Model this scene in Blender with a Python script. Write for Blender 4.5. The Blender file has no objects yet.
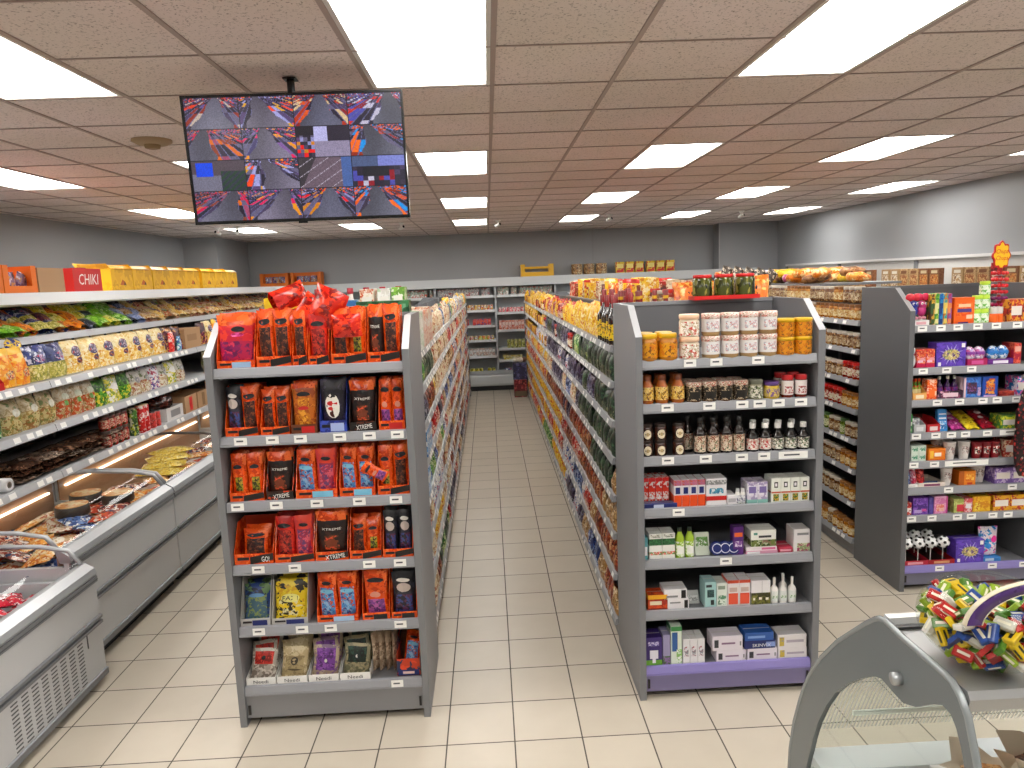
import bpy, math, random
from math import sin, cos, pi, radians as R
from mathutils import Vector, Matrix
random.seed(7)
SC = bpy.context.scene
COL = SC.collection

# ------------------------------------------------------------------ materials
def lin(h):
    h = h.lstrip('#')
    c = [int(h[i:i+2], 16) / 255 for i in (0, 2, 4)]
    return tuple((v / 12.92 if v <= .04045 else ((v + .055) / 1.055) ** 2.4) for v in c) + (1,)
_m = {}
def M(h, rough=.5, metal=0., coat=0.):
    k = ('p', h, rough, metal, coat)
    if k in _m: return _m[k]
    m = bpy.data.materials.new('paint_' + h); m.use_nodes = True
    b = m.node_tree.nodes['Principled BSDF']
    b.inputs['Base Color'].default_value = lin(h)
    b.inputs['Roughness'].default_value = rough
    b.inputs['Metallic'].default_value = metal
    b.inputs['Coat Weight'].default_value = coat
    _m[k] = m
    return m
def PR(cols, scale=30., rough=.35, stretch=(1, 1, 1), jitter=0.):
    """glossy printed packaging: patches of several inks"""
    k = ('r', tuple(cols), scale, rough, stretch, jitter)
    if k in _m: return _m[k]
    m = bpy.data.materials.new('print_' + cols[0]); m.use_nodes = True
    nt = m.node_tree; N = nt.nodes; L = nt.links
    b = N['Principled BSDF']; b.inputs['Roughness'].default_value = rough
    tc = N.new('ShaderNodeTexCoord'); mp = N.new('ShaderNodeMapping')
    mp.inputs['Scale'].default_value = stretch
    L.new(tc.outputs['Object'], mp.inputs['Vector'])
    vec = mp.outputs['Vector']
    if jitter:
        oi = N.new('ShaderNodeObjectInfo'); va = N.new('ShaderNodeVectorMath'); va.operation = 'MULTIPLY_ADD'
        va.inputs[1].default_value = (jitter,) * 3
        L.new(oi.outputs['Random'], va.inputs[0]); L.new(vec, va.inputs[2]); vec = va.outputs[0]
    nz_ = N.new('ShaderNodeTexNoise'); nz_.inputs['Scale'].default_value = scale*1.5; L.new(vec, nz_.inputs['Vector'])
    wv = N.new('ShaderNodeVectorMath'); wv.operation = 'MULTIPLY_ADD'; wv.inputs[1].default_value = (1.1/scale,)*3
    L.new(nz_.outputs['Color'], wv.inputs[0]); L.new(vec, wv.inputs[2]); vec = wv.outputs[0]
    sc_ = []
    for q in (1.2, 2.7):
        v = N.new('ShaderNodeTexVoronoi'); v.inputs['Scale'].default_value = scale*q; L.new(vec, v.inputs['Vector'])
        sp = N.new('ShaderNodeSeparateColor'); L.new(v.outputs['Color'], sp.inputs[0]); sc_.append(sp)
    mm = N.new('ShaderNodeMath'); mm.operation = 'GREATER_THAN'; mm.inputs[1].default_value = .68; L.new(sc_[1].outputs[1], mm.inputs[0])
    mf = N.new('ShaderNodeMix'); mf.data_type = 'FLOAT'; L.new(mm.outputs[0], mf.inputs[0]); L.new(sc_[0].outputs[0], mf.inputs[2]); L.new(sc_[1].outputs[0], mf.inputs[3])
    r = N.new('ShaderNodeValToRGB'); r.color_ramp.interpolation = 'CONSTANT'
    n = len(cols)
    el = r.color_ramp.elements
    w = [0, .45] + [.45 + .55 * i / (n - 1) for i in range(1, n - 1)] if n > 2 else [0, .6]
    el[0].position = 0; el[0].color = lin(cols[0]); el[1].position = w[1]; el[1].color = lin(cols[1])
    for i in range(2, n):
        e = el.new(w[i]); e.color = lin(cols[i])
    L.new(mf.outputs[0], r.inputs[0]); L.new(r.outputs[0], b.inputs['Base Color'])
    _m[k] = m
    return m
def GLASS(h='FFFFFF', refl=.12, name='thin_glass', rough=.03):
    k = ('g', h, refl, rough)
    if k in _m: return _m[k]
    m = bpy.data.materials.new(name); m.use_nodes = True
    nt = m.node_tree; N = nt.nodes; L = nt.links; N.remove(N['Principled BSDF'])
    t = N.new('ShaderNodeBsdfTransparent'); t.inputs[0].default_value = lin(h)
    g = N.new('ShaderNodeBsdfGlossy'); g.inputs['Roughness'].default_value = rough
    lw = N.new('ShaderNodeLayerWeight'); lw.inputs[0].default_value = .25
    mr = N.new('ShaderNodeMapRange'); mr.inputs[3].default_value = refl * .4; mr.inputs[4].default_value = min(1, refl * 3)
    L.new(lw.outputs['Fresnel'], mr.inputs[0])
    x = N.new('ShaderNodeMixShader')
    L.new(mr.outputs[0], x.inputs[0]); L.new(t.outputs[0], x.inputs[1]); L.new(g.outputs[0], x.inputs[2])
    L.new(x.outputs[0], N['Material Output'].inputs[0])
    _m[k] = m
    return m
def TINT(h, alpha, rough=.3):
    k = ('t', h, alpha)
    if k in _m: return _m[k]
    m = bpy.data.materials.new('tinted_acrylic'); m.use_nodes = True
    b = m.node_tree.nodes['Principled BSDF']
    b.inputs['Base Color'].default_value = lin(h); b.inputs['Alpha'].default_value = alpha; b.inputs['Roughness'].default_value = rough
    _m[k] = m
    return m
def EM(h, s, name='light'):
    k = ('e', h, s)
    if k in _m: return _m[k]
    m = bpy.data.materials.new(name); m.use_nodes = True
    b = m.node_tree.nodes['Principled BSDF']
    b.inputs['Base Color'].default_value = lin(h)
    b.inputs['Emission Color'].default_value = lin(h); b.inputs['Emission Strength'].default_value = s
    _m[k] = m
    return m

# ------------------------------------------------------------------ text outlines
_t = {}
def glyphs(s):
    if s in _t: return _t[s]
    cu = bpy.data.curves.new('lettering', 'FONT'); cu.body = s; cu.align_x = 'CENTER'; cu.align_y = 'CENTER'; cu.resolution_u = 2
    o = bpy.data.objects.new('lettering', cu); COL.objects.link(o)
    dg = bpy.context.evaluated_depsgraph_get()
    me = bpy.data.meshes.new_from_object(o.evaluated_get(dg))
    vs = [tuple(v.co) for v in me.vertices]; fs = [tuple(p.vertices) for p in me.polygons]
    bpy.data.objects.remove(o); bpy.data.curves.remove(cu); bpy.data.meshes.remove(me)
    if vs:
        mx = max(v[0] for v in vs) - min(v[0] for v in vs); my = max(v[1] for v in vs) - min(v[1] for v in vs)
        cx = (max(v[0] for v in vs) + min(v[0] for v in vs)) / 2; cy = (max(v[1] for v in vs) + min(v[1] for v in vs)) / 2
        vs = [((v[0] - cx) / mx, (v[1] - cy) / my) for v in vs]
    _t[s] = (vs, fs)
    return _t[s]

# ------------------------------------------------------------------ mesh builder
class MB:
    def __init__(s): s.v = []; s.f = []; s.m = []; s.sm = []; s.mats = []; s.T = None
    def mi(s, m):
        if m not in s.mats: s.mats.append(m)
        return s.mats.index(m)
    def add(s, vs, fs, m, smooth=False):
        b = len(s.v)
        if s.T is not None: vs = [tuple(s.T @ Vector(v)) for v in vs]
        s.v += [tuple(v) for v in vs]
        i = s.mi(m) if not isinstance(m, list) else None
        for k, f in enumerate(fs):
            s.f.append(tuple(b + q for q in f)); s.m.append(i if i is not None else s.mi(m[k])); s.sm.append(smooth)
        return s
    def box(s, x0, x1, y0, y1, z0, z1, m):
        vs = [(x0,y0,z0),(x1,y0,z0),(x1,y1,z0),(x0,y1,z0),(x0,y0,z1),(x1,y0,z1),(x1,y1,z1),(x0,y1,z1)]
        return s.add(vs, [(0,3,2,1),(4,5,6,7),(0,1,5,4),(1,2,6,5),(2,3,7,6),(3,0,4,7)], m)
    def bbox(s, x0, x1, y0, y1, z0, z1, m, b=.003):
        """box with chamfered vertical and top edges"""
        xs = [x0+b, x1-b, x1, x1, x1-b, x0+b, x0, x0]; ys = [y0, y0, y0+b, y1-b, y1, y1, y1-b, y0+b]
        vs = [(xs[i], ys[i], z0) for i in range(8)] + [(xs[i], ys[i], z1-b) for i in range(8)]
        ix = [min(max(x, x0+b), x1-b) for x in xs]; iy = [min(max(y, y0+b), y1-b) for y in ys]
        vs += [(ix[i], iy[i], z1) for i in range(8)]
        fs = [tuple(range(7, -1, -1)), tuple(range(16, 24))]
        for i in range(8):
            j = (i+1) % 8
            fs += [(i, j, 8+j, 8+i), (8+i, 8+j, 16+j, 16+i)]
        return s.add(vs, fs, m)
    def quad(s, a, b, c, d, m): return s.add([a, b, c, d], [(0, 1, 2, 3)], m)
    def front(s, x0, x1, z0, z1, y, m): return s.quad((x0, y, z0), (x1, y, z0), (x1, y, z1), (x0, y, z1), m)
    def lathe(s, prof, n, m, x=0, y=0, z=0, smooth=True, caps=True, a0=0, a1=2*pi):
        full = abs(a1 - a0 - 2*pi) < 1e-6
        k = n if full else n + 1
        vs = []
        for r, h in prof:
            for i in range(k):
                a = a0 + (a1 - a0) * i / n
                vs.append((x + r*cos(a), y + r*sin(a), z + h))
        fs = []; ms = []
        for j in range(len(prof) - 1):
            for i in range(n if full else n):
                i2 = (i+1) % k if full else i+1
                fs.append((j*k+i, j*k+i2, (j+1)*k+i2, (j+1)*k+i)); ms.append(m[j] if isinstance(m, list) else m)
        s.add(vs, fs, ms, smooth)
        if caps and full:
            e = len(prof)-1
            s.add(vs[:k], [tuple(range(k-1, -1, -1))], m[0] if isinstance(m, list) else m)
            s.add(vs[e*k:], [tuple(range(k))], m[-1] if isinstance(m, list) else m)
        return s
    def tube(s, pts, r, m, n=8, closed=False):
        P = [Vector(p) for p in pts]; rings = []
        up = Vector((0, 0, 1))
        for i, p in enumerate(P):
            d = (P[min(i+1, len(P)-1)] - P[max(i-1, 0)]).normalized()
            a = d.cross(up)
            if a.length < 1e-3: a = d.cross(Vector((1, 0, 0)))
            a.normalize(); b = a.cross(d)
            rr = r[i] if isinstance(r, (list, tuple)) else r
            rings.append([p + a*rr*cos(2*pi*k/n) + b*rr*sin(2*pi*k/n) for k in range(n)])
        vs = [v for g in rings for v in g]; fs = []
        for j in range(len(P)-1):
            for k in range(n):
                fs.append((j*n+k, j*n+(k+1) % n, (j+1)*n+(k+1) % n, (j+1)*n+k))
        fs += [tuple(range(n-1, -1, -1)), tuple(range((len(P)-1)*n, len(P)*n))]
        return s.add(vs, fs, m, True)
    def prism(s, poly, axis, a, b, m):
        """extrude closed 2d polygon along axis"""
        n = len(poly)
        f = {'x': lambda p, t: (t, p[0], p[1]), 'y': lambda p, t: (p[0], t, p[1]), 'z': lambda p, t: (p[0], p[1], t)}[axis]
        vs = [f(p, a) for p in poly] + [f(p, b) for p in poly]
        fs = [tuple(range(n)), tuple(range(2*n-1, n-1, -1))] + [((i+1) % n, i, n+i, n+(i+1) % n) for i in range(n)]
        return s.add(vs, fs, m)
    def blob(s, c, r, m, nu=12, nv=8, fn=None, smooth=True):
        vs = []; fs = []
        for j in range(nv+1):
            t = pi*j/nv
            for i in range(nu):
                a = 2*pi*i/nu
                d = Vector((sin(t)*cos(a), sin(t)*sin(a), cos(t)))
                k = fn(d) if fn else 1
                vs.append((c[0]+d.x*r[0]*k, c[1]+d.y*r[1]*k, c[2]+d.z*r[2]*k))
        for j in range(nv):
            for i in range(nu):
                fs.append((j*nu+i, (j+1)*nu+i, (j+1)*nu+(i+1) % nu, j*nu+(i+1) % nu))
        return s.add(vs, fs, m, smooth)
    def text(s, t, x, z, w, h, y, m, slant=0., rot=0.):
        vs, fs = glyphs(t)
        out = []
        for a, b in vs:
            px, pz = a*w + slant*b*h, b*h
            out.append((x + px*cos(rot) - pz*sin(rot), y, z + px*sin(rot) + pz*cos(rot)))
        return s.add(out, fs, m)
    def mesh(s, name):
        me = bpy.data.meshes.new(name)
        me.from_pydata(s.v, [], s.f)
        for m in s.mats: me.materials.append(m)
        me.polygons.foreach_set('material_index', s.m); me.polygons.foreach_set('use_smooth', s.sm)
        me.update()
        return me
    def build(s, name, parent=None):
        o = bpy.data.objects.new(name, s.mesh(name)); COL.objects.link(o)
        if parent is not None: o.parent = parent
        return o

def tag(o, label=None, cat=None, group=None, kind=None):
    if label: o['label'] = label
    if cat: o['category'] = cat
    if group: o['group'] = group
    if kind: o['kind'] = kind
    return o
def empty(name, loc=(0, 0, 0), rz=0.):
    o = bpy.data.objects.new(name, None); o.empty_display_size = .1; COL.objects.link(o); o.location = loc; o.rotation_euler = (0, 0, rz)
    return o
def struct(mb, name):
    o = mb.build(name); o['kind'] = 'structure'; return o
class Kind:
    """a product: root mesh, child part meshes"""
    def __init__(s, name, cat, body, parts=()):
        s.name = name; s.cat = cat; s.body = body.mesh(name); s.parts = [(n, b.mesh(n)) for n, b in parts]
    def put(s, x, y, z, label, rz=0., group=None, rx=0., ry=0., sc=1., parts=True):
        o = bpy.data.objects.new(s.name, s.body); COL.objects.link(o)
        o.location = (x, y, z); o.rotation_euler = (rx, ry, rz)
        o.scale = (sc, sc, sc) if not isinstance(sc, tuple) else sc
        tag(o, label, s.cat, group)
        if parts:
            for n, me in s.parts:
                c = bpy.data.objects.new(n, me); COL.objects.link(c); c.parent = o
        return o
ORD = ['first', 'second', 'third', 'fourth', 'fifth', 'sixth', 'seventh', 'eighth', 'ninth', 'tenth', 'eleventh', 'twelfth']
def row(kind, xs, y, z, desc, where, **kw):
    """a row of equal things, labelled left to right"""
    n = len(xs); g = '%ss, %s' % (desc, where) if n > 1 else None
    for i, x in enumerate(xs):
        if n == 1: lb = '%s, %s' % (desc, where)
        elif i == 0: lb = 'leftmost %s, %s' % (desc, where)
        elif i == n-1: lb = 'rightmost %s, %s' % (desc, where)
        else: lb = '%s, %s from the left, %s' % (desc, ORD[i], where)
        kind.put(x, y, z, lb, group=g, **kw)
# ------------------------------------------------------------------ room
CH = 3.215; XL, XR, YB, YN = -5.45, 5.95, 15.0, -1.6
def floor_mat():
    m = bpy.data.materials.new('beige_floor_tiles'); m.use_nodes = True
    nt = m.node_tree; N = nt.nodes; L = nt.links; b = N['Principled BSDF']
    tc = N.new('ShaderNodeTexCoord'); sx = N.new('ShaderNodeSeparateXYZ'); L.new(tc.outputs['Object'], sx.inputs[0])
    def mt(op, a, v=None, w=None):
        n = N.new('ShaderNodeMath'); n.operation = op
        for i, q in enumerate((a, v, w)):
            if q is None: continue
            if isinstance(q, (int, float)): n.inputs[i].default_value = q
            else: L.new(q, n.inputs[i])
        return n.outputs[0]
    T = 1/3
    u = mt('DIVIDE', mt('SUBTRACT', sx.outputs[0], -.2946), T); v = mt('DIVIDE', mt('SUBTRACT', sx.outputs[1], 3.225), T)
    def edge(a): return mt('ABSOLUTE', mt('SUBTRACT', mt('FRACT', a), .5))
    e = mt('MAXIMUM', edge(u), edge(v))
    g = mt('GREATER_THAN', e, .5 - .0105)
    cb = N.new('ShaderNodeCombineXYZ'); L.new(mt('FLOOR', u), cb.inputs[0]); L.new(mt('FLOOR', v), cb.inputs[1])
    wn = N.new('ShaderNodeTexWhiteNoise'); wn.noise_dimensions = '2D'; L.new(cb.outputs[0], wn.inputs['Vector'])
    no = N.new('ShaderNodeTexNoise'); no.inputs['Scale'].default_value = 5; no.inputs['Detail'].default_value = 6; L.new(tc.outputs['Object'], no.inputs['Vector'])
    r = N.new('ShaderNodeValToRGB'); r.color_ramp.elements[0].color = lin('B5AB9B'); r.color_ramp.elements[1].color = lin('C8BEAE')
    L.new(mt('ADD', mt('MULTIPLY', wn.outputs['Value'], .35), mt('MULTIPLY', no.outputs[0], .65)), r.inputs[0])
    mx = N.new('ShaderNodeMix'); mx.data_type = 'RGBA'; L.new(g, mx.inputs[0]); L.new(r.outputs[0], mx.inputs[6]); mx.inputs[7].default_value = lin('4E4740')
    L.new(mx.outputs[2], b.inputs['Base Color'])
    L.new(mt('MULTIPLY_ADD', g, .4, .34), b.inputs['Roughness'])
    bp = N.new('ShaderNodeBump'); bp.inputs['Strength'].default_value = .25; bp.inputs['Distance'].default_value = .002
    L.new(mt('SUBTRACT', 1, g), bp.inputs['Height']); L.new(bp.outputs[0], b.inputs['Normal'])
    return m
def ceil_mat():
    m = bpy.data.materials.new('mineral_fibre_tile'); m.use_nodes = True
    nt = m.node_tree; N = nt.nodes; L = nt.links; b = N['Principled BSDF']; b.inputs['Roughness'].default_value = .95
    tc = N.new('ShaderNodeTexCoord')
    n = N.new('ShaderNodeTexNoise'); n.inputs['Scale'].default_value = 95; n.inputs['Detail'].default_value = 3; n.inputs['Roughness'].default_value = .6
    L.new(tc.outputs['Object'], n.inputs['Vector'])
    n2 = N.new('ShaderNodeTexNoise'); n2.inputs['Scale'].default_value = .9; L.new(tc.outputs['Object'], n2.inputs['Vector'])
    r = N.new('ShaderNodeValToRGB'); e = r.color_ramp.elements
    e[0].position = .33; e[0].color = lin('9C948F'); e[1].position = .43; e[1].color = lin('E6E0DE')
    L.new(n.outputs[0], r.inputs[0])
    mx = N.new('ShaderNodeMix'); mx.data_type = 'RGBA'; mx.blend_type = 'MULTIPLY'; mx.inputs[0].default_value = 1
    r2 = N.new('ShaderNodeValToRGB'); r2.color_ramp.elements[0].position = .35; r2.color_ramp.elements[0].color = lin('F4EEE6'); r2.color_ramp.elements[1].position = .65; r2.color_ramp.elements[1].color = lin('FFF6F4')
    L.new(n2.outputs[0], r2.inputs[0]); L.new(r.outputs[0], mx.inputs[6]); L.new(r2.outputs[0], mx.inputs[7])
    L.new(mx.outputs[2], b.inputs['Base Color'])
    return m
def wall_mat(h='9EA0A3'):
    m = bpy.data.materials.new('grey_wall_paint'); m.use_nodes = True
    nt = m.node_tree; N = nt.nodes; L = nt.links; b = N['Principled BSDF']; b.inputs['Roughness'].default_value = .42
    tc = N.new('ShaderNodeTexCoord'); n = N.new('ShaderNodeTexNoise'); n.inputs['Scale'].default_value = 1.2; L.new(tc.outputs['Object'], n.inputs['Vector'])
    mx = N.new('ShaderNodeMix'); mx.data_type = 'RGBA'; L.new(n.outputs[0], mx.inputs[0])
    c = lin(h); mx.inputs[6].default_value = tuple(v*.94 for v in c[:3]) + (1,); mx.inputs[7].default_value = tuple(v*1.06 for v in c[:3]) + (1,)
    L.new(mx.outputs[2], b.inputs['Base Color'])
    return m
FL = floor_mat(); CM = ceil_mat(); WM = wall_mat()
struct(MB().box(XL, XR, YN, YB, -.05, 0, FL), 'floor')
struct(MB().box(XL-.1, XL, YN, YB+.1, -.05, CH+.1, WM), 'wall_left')
struct(MB().box(XR, XR+.1, YN, YB+.1, -.05, CH+.1, WM), 'wall_right')
struct(MB().box(XL, XR, YB, YB+.1, -.05, CH+.1, WM), 'wall_back')
struct(MB().box(XL-.1, XR+.1, YN-.1, YN, -.05, CH+.1, M('A8A6A2', .8)), 'wall_front')
struct(MB().box(XL, -4.85, 13.3, YB, 0, CH, WM), 'wall_left_return')
struct(MB().box(4.75, XR, 14.6, YB, 0, CH, WM), 'wall_back_return')
t1 = MB().box(4.735, 4.75, 14.585, 14.62, 0, CH, M('B9BABB', .5)); struct(t1, 'trim_1')
struct(MB().box(2.2, 2.24, YB-.01, YB, 0, CH, M('9A9C9E', .5)), 'trim_2')
# ceiling tiles between the light fittings, cut into cells of the 600 mm grid
CX, CY, G = .0698, 3.1536, .6
LC = [-7, -4, -1, 2, 5, 8]; LR = [-6, -1, 4, 9, 14]
lit = {(c, r+k) for c in LC for r in LR for k in (0, 1)}
ct = MB()
c0 = int(math.floor((XL-CX)/G)); c1 = int(math.ceil((XR-CX)/G)); r0 = int(math.floor((YN-CY)/G)); r1 = int(math.ceil((YB-CY)/G))
for c in range(c0, c1):
    for r in range(r0, r1):
        if (c, r) in lit: continue
        x0, x1, y0, y1 = CX+c*G, CX+(c+1)*G, CY+r*G, CY+(r+1)*G
        x0, x1, y0, y1 = max(x0, XL), min(x1, XR), max(y0, YN), min(y1, YB)
        if x1-x0 < .02 or y1-y0 < .02: continue
        ct.box(x0, x1, y0, y1, CH, CH+.015, CM)
struct(ct, 'ceiling')
gm = M('A89890', .6); gr = MB(); wd = .011
for c in range(c0, c1+1):
    x = CX+c*G
    if XL < x < XR: gr.box(x-wd, x+wd, YN, YB, CH-.006, CH-.0005, gm)
for r in range(r0, r1+1):
    y = CY+r*G
    if YN < y < YB: gr.box(XL, XR, y-wd*.45, y+wd*.45, CH-.0055, CH-.0008, gm)
struct(gr, 'trim_3')
LIGHTM = EM('FFFDF8', 9.0, 'led_diffuser')
names_c = {-7: 'far left', -4: 'left', -1: 'middle left', 2: 'middle right', 5: 'right', 8: 'far right'}
names_r = {-6: 'row behind the camera', -1: 'nearest row', 4: 'second row back', 9: 'third row back', 14: 'row by the back wall'}
for c in LC:
    for r in LR:
        x0, y0 = CX+c*G+.012, CY+r*G+.012; x1, y1 = x0+G-.024, y0+2*G-.024
        e = empty('ceiling_light', ((x0+x1)/2, (y0+y1)/2, CH))
        tag(e, 'rectangular white LED ceiling panel, %s column, %s' % (names_c[c], names_r[r]), 'ceiling light', 'white ceiling light panels')
        w, d = (x1-x0)/2, (y1-y0)/2
        MB().box(-w, w, -d, d, .012, .016, LIGHTM).build('diffuser', e)
        f = MB(); fm = M('D9D6D0', .4)
        f.box(-w, w, -d, -d+.02, -.004, .012, fm).box(-w, w, d-.02, d, -.004, .012, fm).box(-w, -w+.02, -d+.02, d-.02, -.004, .012, fm).box(w-.02, w, -d+.02, d-.02, -.004, .012, fm)
        f.box(-w, w, -d, d, .017, .05, fm)
        f.build('frame', e)
# old oval ceiling fitting
e = empty('ceiling_vent', (-2.09, 4.8, CH)); tag(e, 'yellowed round vent fitting in the ceiling left of the television', 'vent')
MB().lathe([(.12, 0), (.12, -.012), (.09, -.028), (.05, -.03)], 24, M('A58E6E', .6)).build('flange', e)
MB().lathe([(.05, -.028), (.045, -.05), (0.03, -.055)], 20, M('8E7450', .6)).build('cap', e)
# small ceiling cameras
cams = [(-4.08, 11.3, -.5), (-3.75, 11.2, .4), (-1.31, 11.6, .9), (.22, 11.8, .9), (1.98, 11.5, .9), (4.2, 11.8, .9)]
cl = ['leftmost white camera on ceiling near left wall', 'second white camera from the left on ceiling near left wall', 'white camera on ceiling right of the television', 'white camera on ceiling over the middle aisle', 'white camera on ceiling above the yellow bag gondola', 'rightmost white camera on ceiling by the wall step']
for (x, y, a), lb in zip(cams, cl):
    e = empty('security_camera', (x, y, CH-.006), a); tag(e, lb, 'security camera', 'small ceiling cameras')
    MB().lathe([(.045, 0), (.045, -.015), (.02, -.03), (.014, -.07)], 14, M('E8E6E2', .4)).build('mount', e)
    b = MB(); b.T = Matrix.Translation((0, 0, -.08)) @ Matrix.Rotation(R(70), 4, 'X')
    b.lathe([(.022, -.05), (.026, -.04), (.026, .035), (.022, .045)], 14, M('E8E6E2', .4)); b.build('housing', e)
    b = MB(); b.T = Matrix.Translation((0, 0, -.08)) @ Matrix.Rotation(R(70), 4, 'X')
    b.lathe([(.021, .0455), (.018, .052)], 14, M('141416', .15)); b.build('lens', e)

# ------------------------------------------------------------------ television with sixteen camera views
tv = empty('television', (-.812, 3.3, 2.815)); tag(tv, 'wall of sixteen camera pictures on black television hung from the ceiling', 'television')
tv.rotation_euler = (R(4), R(0), R(0))
W, Hh = .957/2, .545/2
b = MB(); bm = M('0C0C0E', .25)
b.bbox(-W, W, 0, .03, -Hh, Hh, bm, .004); b.box(-W*.6, W*.6, .03, .065, -Hh*.8, Hh*.5, bm); b.build('housing', tv)
b = MB(); b.box(-W, W, -.006, -.0005, -Hh, -Hh+.014, bm).box(-W, W, -.006, -.0005, Hh-.009, Hh, bm).box(-W, -W+.009, -.006, -.0005, -Hh+.014, Hh-.009, bm).box(W-.009, W, -.006, -.0005, -Hh+.014, Hh-.009, bm)
b.box(-.02, .02, -.008, -.001, -Hh-.008, -Hh, bm); b.build('bezel', tv)
NX, NZ = 256, 144
sw, sz0, sz1 = W-.009, -Hh+.014, Hh-.009
vs = []; fs = []; cols = []
rnd = random.Random(3)
def hexf(h): return lin(h)[:3]
class View:
    def __init__(s, vx, tilt, pal, floorc, kind, seed): s.vx = vx; s.tilt = tilt; s.pal = [hexf(p) for p in pal]; s.fl = hexf(floorc); s.kind = kind; s.r = random.Random(seed); s.h = {}
    def cell(s, *k):
        if k not in s.h: s.h[k] = s.r.choice(s.pal + [hexf('2A2834'), hexf('3A3240'), hexf('4A4058'), hexf('241E2C'), hexf('6A6478')])
        return s.h[k]
    def px(s, u, v):  # v 0 at top
        if s.kind == 'yard':
            if abs(u-.25) < .16 and abs(v-.3) < .22: return hexf('1C62D8')
            if u > .55 and v > .35: return hexf('26402E') if (u*3+v*2) % .4 < .2 else hexf('323440')
            return s.fl if v > .45 + u*.1 else hexf('544A50')
        if s.kind == 'office':
            if .35 < u < .6 and v < .5: return hexf('C8C6E6')
            if u < .35: return s.cell(int(u*14), int(v*8)) if v > .3 else hexf('1A161E')
            return hexf('9A92A4') if v > .5 else hexf('2A2430')
        if s.kind == 'road':
            if u > .82: return hexf('5A6E9C')
            k = (u + v*.9) % .3
            return hexf('C0B8C0') if k < .02 else (hexf('6E6068') if u+v*.3 > .35 else hexf('3A3438'))
        if s.kind == 'room':
            if v < .35: return hexf('8C92C8') if u > .5 else hexf('55607C')
            return hexf('14141C') if abs(u-.45) < .25 and v < .7 else s.cell(int(u*10), int(v*6))
        dx = u - s.vx; dv = v + .12
        t = dx/dv
        if abs(t - s.tilt) < .33 + .05*sin(9*v):
            f = .72 + .3*v
            return tuple(min(1, c*f*(.75+.25*sin(u*5+s.vx*9))) for c in s.fl)
        k = int(math.floor(abs(t - s.tilt)*7)); d = int(2.2/(dv+.1) + (3 if t > 0 else 0))
        if (abs(t - s.tilt)*7) % 1 < .16: return hexf('6E6E8C')
        return s.cell(k, d, t > 0)
pals = [['D85A2C', 'C8B8A8', '8A3A30', '6A5A8C'], ['8A2A34', 'C84A34', 'D0CCD8', '5A5AA0'], ['E0422A', 'C88848', '9C9CC0', '5A4464'], ['F0682C', '5A4A6C', 'D8A848', 'B0B0D8'],
        ['8A4A3C', 'A05A70', 'D87A3C', 'C83A5C'], ['F08030', 'D86A2C', '4A9AD8', '8C3A2A'], ['B04A28', '8A1A20', 'E0C8A0', 'D86A4C'], ['E8A028', 'D8306C', '4A4468', '8A6A9C']]
views = []
for i in range(16):
    kind = 'aisle'
    if i == 8: kind = 'yard'
    if i == 6: kind = 'office'
    if i == 10: kind = 'road'
    if i == 11: kind = 'room'
    views.append(View([.6, .3, .5, .75, .35, .4, .5, .3, .5, .3, .5, .5, .8, .75, .55, .4][i], [-.1, .2, 0, .1, -.2, .1, 0, .3, 0, .4, 0, 0, -.3, -.2, 0, .1][i], pals[(i*3) % 8], ['7A7884', '8A8492', '6C6C7A', '74747E'][i % 4], kind, i+5))
for j in range(NZ+1):
    for i in range(NX+1):
        vs.append((-sw + 2*sw*i/NX, -.003, sz1 + (sz0-sz1)*j/NZ))
for j in range(NZ):
    for i in range(NX):
        a = j*(NX+1)+i
        fs.append((a+NX+1, a+NX+2, a+1, a))
        u, v = (i+.5)/NX*4, (j+.5)/NZ*4
        vi = views[int(v)*4+int(u)]; uu, vv = u % 1, v % 1
        if uu < .015 or vv < .02: cols.append((.005, .005, .01)); continue
        c = vi.px(uu, vv); n = rnd.uniform(.75, 1.15)
        g_ = sum(c)/3; cols.append(tuple(max(0, (g_+(q-g_)*1.35))*n*.8*(1.08 if k_ == 2 else 1) for k_, q in enumerate(c)))
me = bpy.data.meshes.new('screen'); me.from_pydata(vs, [], fs)
ca = me.color_attributes.new('Pix', 'FLOAT_COLOR', 'CORNER')
buf = []
for c in cols: buf += [c[0], c[1], c[2], 1]*4
ca.data.foreach_set('color', buf)
m = bpy.data.materials.new('television_picture'); m.use_nodes = True; nt = m.node_tree
at = nt.nodes.new('ShaderNodeVertexColor'); at.layer_name = 'Pix'; bs = nt.nodes['Principled BSDF']
bs.inputs['Base Color'].default_value = (.01, .01, .012, 1); bs.inputs['Roughness'].default_value = .22; bs.inputs['Emission Strength'].default_value = .62
nt.links.new(at.outputs[0], bs.inputs['Emission Color']); me.materials.append(m)
o = bpy.data.objects.new('screen', me); COL.objects.link(o); o.parent = tv
mt_ = empty('television_mount', (-.87, 3.52, CH)); tag(mt_, 'black steel pole fixing the television to the ceiling', 'mount')
MB().box(-.03, .03, -.03, .03, -.012, -.006, bm).build('plate', mt_)
MB().lathe([(.018, -.52), (.018, -.012)], 12, bm).build('pole', mt_)
MB().box(-.2, .2, -.1, -.045, -.5, -.47, bm).box(-.02, .02, -.06, 0, -.5, -.44, bm).build('bracket', mt_)
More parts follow.
